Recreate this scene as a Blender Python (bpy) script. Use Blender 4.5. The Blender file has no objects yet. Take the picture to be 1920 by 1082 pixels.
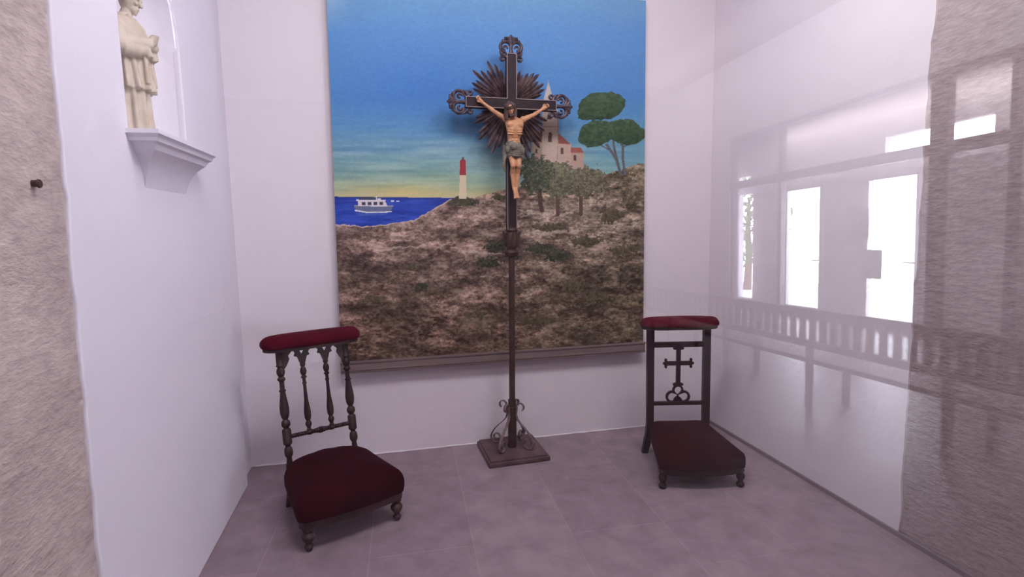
import bpy, bmesh, math, random
import numpy as np
from mathutils import Vector, Matrix, noise as mnoise
random.seed(7)
SC = bpy.context.scene
COL = SC.collection
PI = math.pi
R_ = math.radians

# ------------------------------------------------------------------ camera, sky, lamps, added hall lights, exposure
th, ro, psi = 0.11427402, -0.01638581, 0.22228726
fw = Vector((math.sin(psi)*math.cos(th), math.cos(psi)*math.cos(th), -math.sin(th)))
r0 = Vector((math.cos(psi), -math.sin(psi), 0)); u0 = r0.cross(fw)
rr = math.cos(ro)*r0 + math.sin(ro)*u0
uu = -math.sin(ro)*r0 + math.cos(ro)*u0
cam_d = bpy.data.cameras.new('camera'); cam = bpy.data.objects.new('camera', cam_d); COL.objects.link(cam)
cam_d.sensor_width = 36; cam_d.lens = 1030/1920*36; cam_d.clip_start = 0.02
M = Matrix((rr, uu, -fw)).transposed().to_4x4(); M.translation = Vector((0, -3.6337, 1.5))
cam.matrix_world = M
SC.camera = cam

W = bpy.data.worlds.new('sky'); SC.world = W; W.use_nodes = True
bg = W.node_tree.nodes['Background']; bg.inputs[0].default_value = (0.86, 0.90, 1.05, 1); bg.inputs[1].default_value = 30.0

def area(name, loc, size, power, color, target, sizey=None):
    l = bpy.data.lights.new(name, 'AREA'); l.energy = power; l.color = color
    l.shape = 'RECTANGLE' if sizey else 'DISK'; l.size = size
    if sizey: l.size_y = sizey
    o = bpy.data.objects.new(name, l); COL.objects.link(o); o.location = loc
    d = Vector(target) - Vector(loc); o.rotation_euler = d.to_track_quat('-Z', 'Y').to_euler()
    return o
LAMPS = [(0.20, -1.9), (1.30, -1.9)]
for i, (lx, ly) in enumerate(LAMPS):
    area('alcove_lamp', (lx, ly, 3.42), 1.0, 31, (1.0, 0.95, 0.99), (0.73, 0.4, 0.1))
def strip(name, loc, ly, lz, power, color, d):
    """long area light whose length runs along y, facing direction d"""
    o = area(name, loc, ly, power, color, Vector(loc)+Vector(d), lz)
    z = -Vector(d).normalized(); x = Vector((0, 1, 0)); x = (x-z*x.dot(z)).normalized(); y = z.cross(x)
    o.rotation_euler = Matrix((x, y, z)).transposed().to_euler(); return o
strip('header_fill', (6.2, -11.5, 4.6), 6.0, 0.2, 36, (1.0, 0.95, 0.99), (1, 0, 0.35))  # added light without a fixture, brightens the header wall under the ceiling
area('hall_fill', (2.0, -6.5, 5.3), 2.0, 40, (1.0, 0.95, 0.98), (2.0, -6.5, 0))  # added overhead fill for the hall, no fixture
strip('hall_fill', (2.8, -6.2, 5.2), 3.0, 0.5, 290, (1.0, 0.95, 0.99), (5, -2.5, -3.0))  # added fill kept out of view, brightens the whole facade
strip('vestibule_fill', (7.72, -8.0, 3.60), 7.0, 0.1, 60, (1.0, 0.93, 0.92), (0.6, 0, -1))  # added fill hidden behind the beam, brightens the vestibule
SC.view_settings.view_transform = 'Standard'; SC.view_settings.look = 'None'
SC.view_settings.gamma = 1; SC.view_settings.use_curve_mapping = False
SC.view_settings.exposure = 0.54

# ------------------------------------------------------------------ helpers
def lin(c):
    if isinstance(c, str): c = tuple(int(c[i:i+2], 16)/255 for i in (0, 2, 4))
    return tuple((v/12.92 if v <= 0.04045 else ((v+0.055)/1.055)**2.4) for v in c)
def mat(name, color, rough=0.7, metal=0.0, spec=0.5, bump=0.0, bscale=40, var=0.0, vscale=6, color2=None, sheen=0, stretch=(1, 1, 1), detail=4, bdist=0.01):
    m = bpy.data.materials.new(name); m.use_nodes = True; nt = m.node_tree
    b = nt.nodes['Principled BSDF']
    b.inputs['Base Color'].default_value = (*color, 1); b.inputs['Roughness'].default_value = rough
    b.inputs['Metallic'].default_value = metal; b.inputs['Specular IOR Level'].default_value = spec
    if sheen:
        b.inputs['Sheen Weight'].default_value = sheen; b.inputs['Sheen Roughness'].default_value = 0.4
        b.inputs['Sheen Tint'].default_value = (0.8, 0.25, 0.4, 1)
    tc = nt.nodes.new('ShaderNodeTexCoord'); mp = nt.nodes.new('ShaderNodeMapping'); mp.inputs['Scale'].default_value = stretch
    nt.links.new(tc.outputs['Object'], mp.inputs['Vector'])
    if color2 is not None:
        n = nt.nodes.new('ShaderNodeTexNoise'); n.inputs['Scale'].default_value = vscale; n.inputs['Detail'].default_value = detail
        nt.links.new(mp.outputs[0], n.inputs['Vector'])
        cr = nt.nodes.new('ShaderNodeValToRGB'); cr.color_ramp.elements[0].position = 0.35; cr.color_ramp.elements[1].position = 0.68
        cr.color_ramp.elements[0].color = (*color, 1); cr.color_ramp.elements[1].color = (*color2, 1)
        nt.links.new(n.outputs[0], cr.inputs[0]); nt.links.new(cr.outputs[0], b.inputs['Base Color'])
    if bump:
        n2 = nt.nodes.new('ShaderNodeTexNoise'); n2.inputs['Scale'].default_value = bscale; n2.inputs['Detail'].default_value = 6
        nt.links.new(mp.outputs[0], n2.inputs['Vector'])
        bp = nt.nodes.new('ShaderNodeBump'); bp.inputs['Strength'].default_value = bump; bp.inputs['Distance'].default_value = bdist
        nt.links.new(n2.outputs[0], bp.inputs['Height']); nt.links.new(bp.outputs[0], b.inputs['Normal'])
    return m

def obj(name, src, m=None, parent=None, smooth=True, angle=40):
    if isinstance(src, bmesh.types.BMesh):
        me = bpy.data.meshes.new(name); bmesh.ops.recalc_face_normals(src, faces=src.faces[:]); src.to_mesh(me); src.free()
    else:
        me = src; me.name = name
    if smooth:
        me.polygons.foreach_set('use_smooth', [True]*len(me.polygons))
        try: me.set_sharp_from_angle(angle=R_(angle))
        except Exception: pass
    o = bpy.data.objects.new(name, me); COL.objects.link(o)
    if m:
        me.materials.clear(); me.materials.append(m)
    if parent: o.parent = parent
    return o
def struct(name, src, m, parent=None, **k):
    o = obj(name, src, m, parent, **k)
    if not parent: o['kind'] = 'structure'
    return o
def tag(o, label, cat, group=None):
    o['label'] = label; o['category'] = cat
    if group: o['group'] = group
    return o
def thing(name, label, cat, loc=(0, 0, 0), rz=0, group=None):
    o = bpy.data.objects.new(name, None); COL.objects.link(o); o.empty_display_size = 0.1
    o.location = loc; o.rotation_euler = (0, 0, rz)
    return tag(o, label, cat, group)

def box(bm, lo, hi, mtx=None, bev=0.0, seg=2):
    g = bmesh.ops.create_cube(bm, size=1.0); vs = g['verts']
    lo = Vector(lo); hi = Vector(hi); c = (lo+hi)/2; s = hi-lo
    for v in vs: v.co = Vector((v.co.x*s.x, v.co.y*s.y, v.co.z*s.z)) + c
    if bev:
        es = set(e for v in vs for e in v.link_edges)
        r = bmesh.ops.bevel(bm, geom=list(es), offset=bev, segments=seg, affect='EDGES', profile=0.5)
        vs = list({v for f in r['faces'] for v in f.verts} | {v for v in vs if v.is_valid})
    if mtx is not None:
        for v in vs: v.co = mtx @ v.co
    return vs
def frame_of(d):
    d = d.normalized(); a = Vector((0, 0, 1)) if abs(d.z) < 0.9 else Vector((1, 0, 0))
    x = a.cross(d).normalized(); return x, d.cross(x)
def skin_rings(bm, rings, cap=True, closed=False):
    vr = [[bm.verts.new(p) for p in r] for r in rings]; n = len(vr[0])
    pairs = list(zip(vr[:-1], vr[1:])) + ([(vr[-1], vr[0])] if closed else [])
    for A, B in pairs:
        for i in range(n): bm.faces.new((A[i], A[(i+1) % n], B[(i+1) % n], B[i]))
    if cap and not closed:
        bm.faces.new(vr[0][::-1]); bm.faces.new(vr[-1])
    return vr
def lathe(bm, prof, p0, p1, n=20, unit=True):
    """prof = [(t, r)], t 0..1 along p0-p1 (unit) or in metres"""
    p0 = Vector(p0); p1 = Vector(p1); d = p1-p0; L = d.length; x, y = frame_of(d); d.normalize()
    rings = []
    for t, r in prof:
        c = p0 + d*(t*L if unit else t)
        rings.append([c + (x*math.cos(2*PI*k/n) + y*math.sin(2*PI*k/n))*max(r, 1e-4) for k in range(n)])
    skin_rings(bm, rings)
def tube(bm, pts, rad, n=10, section=None, up=None):
    """sweep round (rad number or list) or a flat section (w along 'up', t across)"""
    pts = [Vector(p) for p in pts]; N = len(pts)
    if not hasattr(rad, '__len__'): rad = [rad]*N
    rings = []; X = None
    for i in range(N):
        d = (pts[min(i+1, N-1)] - pts[max(i-1, 0)]).normalized()
        if up is not None: X = Vector(up)
        elif X is None: X, _ = frame_of(d)
        X = (X - d*X.dot(d)).normalized(); Y = d.cross(X)
        if section:
            w, t = section; k = rad[i]
            rings.append([pts[i] + X*a*k + Y*b*k for a, b in ((w, t), (-w, t), (-w, -t), (w, -t))])
        else:
            rings.append([pts[i] + (X*math.cos(2*PI*k/n) + Y*math.sin(2*PI*k/n))*rad[i] for k in range(n)])
    skin_rings(bm, rings)
def ball(bm, c, r, n=12, rot=None):
    if not hasattr(r, '__len__'): r = (r, r, r)
    g = bmesh.ops.create_uvsphere(bm, u_segments=n*2 if n < 12 else n+6, v_segments=n, radius=1)
    for v in g['verts']:
        p = Vector((v.co.x*r[0], v.co.y*r[1], v.co.z*r[2]))
        if rot is not None: p = rot @ p
        v.co = p + Vector(c)
def capsule(bm, p0, p1, ra, rb, n=12):
    p0 = Vector(p0); p1 = Vector(p1); L = (p1-p0).length
    prof = [(-ra*math.cos(a), ra*math.sin(a)) for a in np.linspace(0.05, PI/2, 5)]
    prof += [(L + rb*math.sin(a), rb*math.cos(a)) for a in np.linspace(0, PI/2-0.05, 5)]
    lathe(bm, prof, p0, p1, n, unit=False)
def prism(outlines, depth, bevel=0.0, res=2):
    """closed 2-D outlines (first outer, rest holes) in XY, extruded along Z to total 'depth'; returns mesh"""
    cu = bpy.data.curves.new('c', 'CURVE'); cu.dimensions = '2D'; cu.fill_mode = 'BOTH'
    cu.extrude = max(depth/2-bevel, 0); cu.bevel_depth = bevel; cu.bevel_resolution = res; cu.offset = -bevel
    for ol in outlines:
        s = cu.splines.new('POLY'); s.points.add(len(ol)-1); s.use_cyclic_u = True
        for p, q in zip(s.points, ol): p.co = (q[0], q[1], 0, 1)
    o = bpy.data.objects.new('c', cu); COL.objects.link(o)
    dg = bpy.context.evaluated_depsgraph_get(); dg.update()
    me = bpy.data.meshes.new_from_object(o.evaluated_get(dg))
    bpy.data.objects.remove(o); bpy.data.curves.remove(cu)
    return me
def add_mesh(bm, me, mtx):
    me.transform(mtx); bm.from_mesh(me); bpy.data.meshes.remove(me)
XZ = Matrix(((1, 0, 0, 0), (0, 0, -1, 0), (0, 1, 0, 0), (0, 0, 0, 1)))      # XY outline -> stands in XZ, thickness along y
def remesh(bm, voxel, smooth_it=3, name='m'):
    me = bpy.data.meshes.new(name); bm.to_mesh(me); bm.free()
    o = bpy.data.objects.new(name, me); COL.objects.link(o)
    m = o.modifiers.new('r', 'REMESH'); m.mode = 'VOXEL'; m.voxel_size = voxel
    s = o.modifiers.new('s', 'SMOOTH'); s.iterations = smooth_it; s.factor = 0.5
    dg = bpy.context.evaluated_depsgraph_get(); dg.update()
    out = bpy.data.meshes.new_from_object(o.evaluated_get(dg))
    bpy.data.objects.remove(o); bpy.data.meshes.remove(me)
    return out
def arc(cx, cy, r, a0, a1, n=10):
    return [(cx+r*math.cos(R_(a0+(a1-a0)*k/(n-1))), cy+r*math.sin(R_(a0+(a1-a0)*k/(n-1)))) for k in range(n)]
def spiral(cx, cy, r0_, r1_, a0, a1, n=20):
    return [(cx+(r0_+(r1_-r0_)*k/max(n-1,1))*math.cos(R_(a0+(a1-a0)*k/max(n-1,1))), cy+(r0_+(r1_-r0_)*k/max(n-1,1))*math.sin(R_(a0+(a1-a0)*k/max(n-1,1)))) for k in range(n)]

# ------------------------------------------------------------------ materials
M_plaster = mat('white_plaster', (0.76, 0.735, 0.805), 0.85, bump=0.25, bscale=9, bdist=0.02, spec=0.2)
M_plaster_back = mat('white_plaster_back', (0.74, 0.69, 0.73), 0.85, bump=0.3, bscale=7, bdist=0.02, spec=0.2)
M_hallwall = mat('hall_plaster', (0.80, 0.77, 0.78), 0.9, spec=0.2)
M_hallstone = mat('hall_stone', (0.22, 0.18, 0.19), 0.9, spec=0.2)
M_hallceil = mat('hall_ceiling_paint', (0.52, 0.46, 0.48), 0.9, spec=0.2)
M_wood = mat('dark_turned_wood', (0.014, 0.006, 0.009), 0.48, spec=0.3, color2=(0.050, 0.022, 0.022), vscale=14, stretch=(1, 1, 0.3))
M_wood2 = mat('dark_mahogany', (0.014, 0.002, 0.006), 0.45, spec=0.3, color2=(0.024, 0.005, 0.010), vscale=12, stretch=(1, 1, 0.3))
M_velvet = mat('maroon_velvet', (0.018, 0.0006, 0.003), 0.9, sheen=0.03, spec=0.05, color2=(0.030, 0.001, 0.005), vscale=7, bump=0.15, bscale=120, bdist=0.002)
M_velvet_pad = mat('worn_red_velvet', (0.055, 0.001, 0.008), 0.85, sheen=0.08, spec=0.1, color2=(0.080, 0.002, 0.012), vscale=9, bump=0.15, bscale=120, bdist=0.002)
M_cross = mat('dark_cross_wood', (0.012, 0.006, 0.010), 0.6, spec=0.2, color2=(0.026, 0.014, 0.018), vscale=20)
M_trim = mat('worn_gilt_edge', (0.20, 0.15, 0.155), 0.5, metal=0.2)
M_ray = mat('tarnished_rays', (0.040, 0.022, 0.028), 0.32, metal=0.35, color2=(0.20, 0.13, 0.125), vscale=26)
M_finial = mat('tarnished_finial', (0.022, 0.014, 0.024), 0.42, metal=0.2, color2=(0.10, 0.07, 0.09), vscale=60)
M_pole = mat('brown_metal_pole', (0.035, 0.017, 0.016), 0.5, metal=0.1, spec=0.3, color2=(0.065, 0.034, 0.027), vscale=18)
M_iron = mat('wrought_iron', (0.14, 0.095, 0.105), 0.5, metal=0.35, color2=(0.24, 0.17, 0.17), vscale=30)
M_board = mat('old_board', (0.060, 0.030, 0.036), 0.65, color2=(0.12, 0.066, 0.070), vscale=10, bump=0.4, bscale=16, bdist=0.004)
M_skin = mat('painted_flesh', (0.44, 0.20, 0.095), 0.5, color2=(0.56, 0.29, 0.15), vscale=25)
M_hair = mat('painted_hair', (0.045, 0.022, 0.022), 0.6, color2=(0.09, 0.045, 0.04), vscale=60)
M_cloth = mat('grey_green_cloth', (0.10, 0.095, 0.07), 0.7, color2=(0.20, 0.175, 0.135), vscale=45)
M_statue = mat('cream_stone', (0.50, 0.42, 0.335), 0.75, color2=(0.60, 0.52, 0.435), vscale=18, bump=0.2, bscale=40, bdist=0.004)
M_bar = mat('grey_brown_wood', (0.15, 0.105, 0.105), 0.55, color2=(0.20, 0.145, 0.14), vscale=5, stretch=(0.4, 4, 8))
M_frame = mat('grey_paint_frame', (0.27, 0.25, 0.28), 0.5)
M_whiteframe = mat('white_paint_frame', (0.82, 0.80, 0.81), 0.5)
M_paper = mat('paper', (0.75, 0.78, 0.72), 0.9)
M_bench = mat('bench_wood', (0.20, 0.14, 0.13), 0.5)
M_lampbody = mat('lamp_white_metal', (0.8, 0.8, 0.8), 0.4)

def stone_mat(name, c1, c2, streak, bscale, rot=0.0):
    m = bpy.data.materials.new(name); m.use_nodes = True; nt = m.node_tree; b = nt.nodes['Principled BSDF']
    b.inputs['Roughness'].default_value = 0.92; b.inputs['Specular IOR Level'].default_value = 0.15
    tc = nt.nodes.new('ShaderNodeTexCoord'); mp = nt.nodes.new('ShaderNodeMapping'); mp.inputs['Scale'].default_value = streak
    mp.inputs['Rotation'].default_value = (rot, 0, 0)
    nt.links.new(tc.outputs['Object'], mp.inputs['Vector'])
    big = nt.nodes.new('ShaderNodeTexNoise'); big.inputs['Scale'].default_value = 2.2; big.inputs['Detail'].default_value = 3
    nt.links.new(tc.outputs['Object'], big.inputs['Vector'])
    fine = nt.nodes.new('ShaderNodeTexNoise'); fine.inputs['Scale'].default_value = bscale; fine.inputs['Detail'].default_value = 8; fine.inputs['Roughness'].default_value = 0.62
    nt.links.new(mp.outputs[0], fine.inputs['Vector'])
    mx = nt.nodes.new('ShaderNodeMath'); mx.operation = 'MULTIPLY_ADD'; mx.inputs[1].default_value = 0.6
    nt.links.new(fine.outputs[0], mx.inputs[0])
    mb = nt.nodes.new('ShaderNodeMath'); mb.operation = 'MULTIPLY'; mb.inputs[1].default_value = 0.45
    nt.links.new(big.outputs[0], mb.inputs[0]); nt.links.new(mb.outputs[0], mx.inputs[2])
    cr = nt.nodes.new('ShaderNodeValToRGB'); cr.color_ramp.elements[0].position = 0.36; cr.color_ramp.elements[1].position = 0.66
    cr.color_ramp.elements[0].color = (*c1, 1); cr.color_ramp.elements[1].color = (*c2, 1)
    nt.links.new(mx.outputs[0], cr.inputs[0]); nt.links.new(cr.outputs[0], b.inputs['Base Color'])
    bp = nt.nodes.new('ShaderNodeBump'); bp.inputs['Strength'].default_value = 0.7; bp.inputs['Distance'].default_value = 0.012
    nt.links.new(fine.outputs[0], bp.inputs['Height']); nt.links.new(bp.outputs[0], b.inputs['Normal'])
    return m
M_stoneL = stone_mat('coarse_left_stone', (0.36, 0.29, 0.28), (0.60, 0.51, 0.48), (1, 0.55, 1.3), 26)
M_stoneR = stone_mat('tooled_right_stone', (0.30, 0.235, 0.24), (0.44, 0.365, 0.37), (1, 0.6, 1.5), 30, 0.25)

def floor_mat():
    m = bpy.data.materials.new('stone_floor_tiles'); m.use_nodes = True; nt = m.node_tree; b = nt.nodes['Principled BSDF']
    b.inputs['Roughness'].default_value = 0.5; b.inputs['Specular IOR Level'].default_value = 0.35
    tc = nt.nodes.new('ShaderNodeTexCoord'); mp = nt.nodes.new('ShaderNodeMapping')
    mp.inputs['Rotation'].default_value = (0, 0, R_(92)); mp.inputs['Location'].default_value = (0.245, 0.575, 0)
    nt.links.new(tc.outputs['Object'], mp.inputs['Vector'])
    br = nt.nodes.new('ShaderNodeTexBrick'); br.inputs['Scale'].default_value = 1.0
    br.inputs['Brick Width'].default_value = 0.72; br.inputs['Row Height'].default_value = 0.48; br.inputs['Mortar Size'].default_value = 0.004
    br.inputs['Mortar Smooth'].default_value = 0.6; br.inputs['Bias'].default_value = 0.0
    br.inputs['Color1'].default_value = (0.255, 0.193, 0.222, 1); br.inputs['Color2'].default_value = (0.295, 0.225, 0.256, 1); br.inputs['Mortar'].default_value = (0.325, 0.25, 0.282, 1)
    nt.links.new(mp.outputs[0], br.inputs['Vector'])
    n = nt.nodes.new('ShaderNodeTexNoise'); n.inputs['Scale'].default_value = 7.5; n.inputs['Detail'].default_value = 10; n.inputs['Roughness'].default_value = 0.65
    n.inputs['Distortion'].default_value = 0.4
    nt.links.new(tc.outputs['Object'], n.inputs['Vector'])
    cr = nt.nodes.new('ShaderNodeValToRGB'); cr.color_ramp.elements[0].position = 0.30; cr.color_ramp.elements[1].position = 0.72
    cr.color_ramp.elements[0].color = (0.78, 0.76, 0.79, 1); cr.color_ramp.elements[1].color = (1.20, 1.19, 1.19, 1)
    nt.links.new(n.outputs[0], cr.inputs[0])
    mx = nt.nodes.new('ShaderNodeMix'); mx.data_type = 'RGBA'; mx.blend_type = 'MULTIPLY'; mx.inputs[0].default_value = 1
    nt.links.new(br.outputs[0], mx.inputs[6]); nt.links.new(cr.outputs[0], mx.inputs[7]); nt.links.new(mx.outputs[2], b.inputs['Base Color'])
    bp = nt.nodes.new('ShaderNodeBump'); bp.inputs['Strength'].default_value = 0.25; bp.inputs['Distance'].default_value = 0.006
    nt.links.new(n.outputs[0], bp.inputs['Height']); nt.links.new(bp.outputs[0], b.inputs['Normal'])
    return m
M_floor = floor_mat()

def glass_mat(name, tint=(1, 1, 1)):
    """clear pane: Schlick reflection per face over straight transmission"""
    m = bpy.data.materials.new(name); m.use_nodes = True; nt = m.node_tree
    for n in list(nt.nodes): nt.nodes.remove(n)
    out = nt.nodes.new('ShaderNodeOutputMaterial'); mix = nt.nodes.new('ShaderNodeMixShader')
    tr = nt.nodes.new('ShaderNodeBsdfTransparent'); tr.inputs[0].default_value = (*tint, 1)
    gl = nt.nodes.new('ShaderNodeBsdfGlossy'); gl.inputs['Roughness'].default_value = 0.0; gl.inputs[0].default_value = (1, 1, 1, 1)
    lw = nt.nodes.new('ShaderNodeLayerWeight'); lw.inputs[0].default_value = 0.5
    pw = nt.nodes.new('ShaderNodeMath'); pw.operation = 'POWER'; pw.inputs[1].default_value = 5
    ma = nt.nodes.new('ShaderNodeMath'); ma.operation = 'MULTIPLY_ADD'; ma.inputs[1].default_value = 0.955; ma.inputs[2].default_value = 0.045
    nt.links.new(lw.outputs['Facing'], pw.inputs[0]); nt.links.new(pw.outputs[0], ma.inputs[0]); nt.links.new(ma.outputs[0], mix.inputs[0])
    nt.links.new(tr.outputs[0], mix.inputs[1]); nt.links.new(gl.outputs[0], mix.inputs[2]); nt.links.new(mix.outputs[0], out.inputs[0])
    return m
M_glass = glass_mat('clear_glass', (0.985, 0.98, 0.985))

# ------------------------------------------------------------------ alcove shell
XL, XR, YG, ZC = -0.867, 2.33, -2.60, 3.5
bm = bmesh.new(); box(bm, (XL-0.35, -2.85, -0.2), (XR+0.3, 0.35, 0)); struct('floor', bm, M_floor, smooth=False)
bm = bmesh.new(); box(bm, (-4.4, -17.2, -0.2), (8.12, -2.851, -0.002)); struct('floor_hall', bm, mat('hall_floor_stone', (0.13, 0.10, 0.11), 0.42, spec=0.5), smooth=False)
bm = bmesh.new(); box(bm, (XL-0.35, 0, 0), (XR+0.3, 0.3, 3.9)); struct('wall_back', bm, M_plaster_back, smooth=False)
bm = bmesh.new(); box(bm, (XR, -2.75, 0), (XR+0.3, 0, 3.9)); struct('wall_right', bm, M_stoneR, smooth=False)
bm = bmesh.new(); box(bm, (XL-0.35, -2.75, 0), (XL, -1.6, 3.9)); struct('wall_left', bm, M_stoneL, smooth=False)
bm = bmesh.new(); box(bm, (XL-0.35, -2.75, ZC), (XR+0.3, 0, ZC+0.2)); struct('ceiling', bm, M_plaster_back, smooth=False)

def ragged(y, amp, n=90, z1=3.5, seed=0, slope=0.0):
    out = []
    for k in range(n+1):
        z = z1*k/n
        out.append((y + slope*(z-1.5) + amp*(mnoise.noise(Vector((seed, z*4, 0))) + 0.5*mnoise.noise(Vector((seed, z*13, 3))) + 0.3*mnoise.noise(Vector((seed, z*41, 5)))), z))
    return out
# plaster skin on the right wall (ragged end over the stone)
ol = [(-0.001, 0), (-0.001, 3.5)] + ragged(-1.63, 0.016, seed=4)[::-1]
me = prism([ol], 0.010, 0.0)
bm = bmesh.new(); add_mesh(bm, me, Matrix(((0, 0, 1, XR-0.005), (1, 0, 0, 0), (0, 1, 0, 0), (0, 0, 0, 1))))
o = struct('wall_right_plaster', bm, M_plaster_back, smooth=False)
# left plaster wall with the arched niche cut into it
NY, NW, NZ0, NZS = -1.139, 0.290, 1.853, 2.27
arch = [(NY-NW, NZ0), (NY+NW, NZ0), (NY+NW, NZS)] + [(NY+NW*math.cos(a), NZS+NW*1.35*math.sin(a)) for a in np.linspace(0.08, PI-0.08, 26)] + [(NY-NW, NZS)]
edge = ragged(-1.86, 0.020, seed=9, slope=0.028)
ol = [(-0.27, 0.0), (-0.27, 3.5)] + edge[::-1]
me = prism([ol, arch], 0.030, 0.007, 4)
bm = bmesh.new(); add_mesh(bm, me, Matrix(((0, 0, 1, XL+0.008-0.015+0.002), (1, 0, 0, 0), (0, 1, 0, 0), (0, 0, 0, 1))))
# rounded return to the deeper strip beside the back wall
prof = [(XL-0.02, -0.30), (XL-0.005, -0.30)] + [(XL-0.03+0.025*math.cos(a), -0.27+0.05*math.sin(a)) for a in np.linspace(0, PI/2, 8)] + [(XL-0.03, 0.0)]
vs = [[bm.verts.new((x, y, z)) for x, y in prof] for z in (0, 3.5)]
for i in range(len(prof)-1): bm.faces.new((vs[0][i], vs[0][i+1], vs[1][i+1], vs[1][i]))
struct('wall_left_plaster', bm, M_plaster, angle=35)
# backing wall behind the deeper strip
bm = bmesh.new(); box(bm, (XL-0.35, -0.36, 0), (XL-0.03, 0, 3.5)); struct('wall_left_recess', bm, M_plaster, smooth=False)
bm = bmesh.new()
# niche shell: half cylinder with a half dome, cut in the wall's thickness
n = 18; D = 0.24; rows = []
zs = [NZ0]*1 + [NZ0+0.001] + list(np.linspace(NZ0+0.1, NZS, 4)) + [NZS+NW*1.35*math.sin(a) for a in np.linspace(0.12, PI/2-0.01, 9)]
for z in zs:
    k = 1.0 if z <= NZS else math.sqrt(max(0, 1-((z-NZS)/(NW*1.35))**2))
    if z > NZS: k = k*0.985
    rows.append([(XL-0.004 - D*k*math.sin(PI*j/n), NY - (NW+0.002)*k*math.cos(PI*j/n), z) for j in range(n+1)])
vr = [[bm.verts.new(p) for p in row] for row in rows]
for A, B in zip(vr[:-1], vr[1:]):
    for j in range(n): bm.faces.new((A[j], A[j+1], B[j+1], B[j]))
bm.faces.new(vr[0])
struct('niche_shell', bm, M_plaster, angle=35)
# corbel under the niche: moulded bracket
secs = [(1.853, 0.104, 0.335), (1.838, 0.104, 0.335), (1.832, 0.096, 0.325), (1.826, 0.092, 0.318), (1.815, 0.090, 0.315), (1.808, 0.078, 0.300),
        (1.798, 0.074, 0.292), (1.788, 0.070, 0.285), (1.775, 0.055, 0.268), (1.755, 0.038, 0.248), (1.730, 0.024, 0.232), (1.700, 0.012, 0.222), (1.67, 0.004, 0.216), (1.66, 0.001, 0.21)]
bm = bmesh.new(); CY = -1.125
rings = [[Vector((XL-0.02, CY-h, z)), Vector((XL+0.009+d, CY-h, z)), Vector((XL+0.009+d, CY+h, z)), Vector((XL-0.02, CY+h, z))] for z, d, h in secs]
skin_rings(bm, rings)
cb = obj('niche_corbel', bm, M_plaster, angle=25)
tag(cb, 'white moulded plaster bracket shelf under the statue niche on left wall', 'shelf')
# thin dark strip standing in for the shade at the right wall's foot
bm = bmesh.new(); box(bm, (XR-0.022, -2.58, 0), (XR-0.008, 0, 0.022)); struct('shade_strip_right', bm, mat('edge_shade_grey', (0.22, 0.17, 0.19), 0.7), smooth=False)
# mortar chips along the foot of the back wall
bm = bmesh.new()
pts = []
for k in range(161):
    x = XL+0.0 + (XR-XL)*k/160
    pts.append(Vector((x, -0.002, 0.002+0.003*mnoise.noise(Vector((x*9, 0, 2))))))
tube(bm, pts, [0.005+0.004*mnoise.noise(Vector((p.x*14, 1, 0))) for p in pts], 6)
struct('baseboard_back', bm, M_plaster_back)

# glass pane closing the alcove (its top leans back about one degree) and its frame
bm = bmesh.new(); dl = R_(1.1)
mt = Matrix.Translation((0, YG, 1.5)) @ Matrix.Rotation(-dl, 4, 'X')
box(bm, (XL+0.002, -0.003, -1.46), (XR-0.002, 0.003, 1.97), mt)
g = struct('window_1', bm, M_glass, smooth=False)
bm = bmesh.new()
box(bm, (XL+0.001, -2.64, 0), (XR-0.001, -2.50, 0.045)); box(bm, (XL+0.001, -2.65, 3.455), (XR-0.001, -2.50, ZC))
struct('trim_1', bm, M_frame, smooth=False)

# ceiling downlights
for i, (lx, ly) in enumerate(LAMPS):
    t = thing('ceiling_downlight', 'round white recessed downlight in the alcove ceiling, %s side' % ('left' if i == 0 else 'right'), 'lamp', (lx, ly, 3.5), group='alcove ceiling downlights')
    bm = bmesh.new(); lathe(bm, [(0, 0.53), (0.05, 0.54), (0.06, 0.53), (0.06, 0.51), (0.02, 0.50)], (0, 0, 0), (0, 0, -1), 40, unit=False)
    obj('housing', bm, M_lampbody, t)

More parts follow.
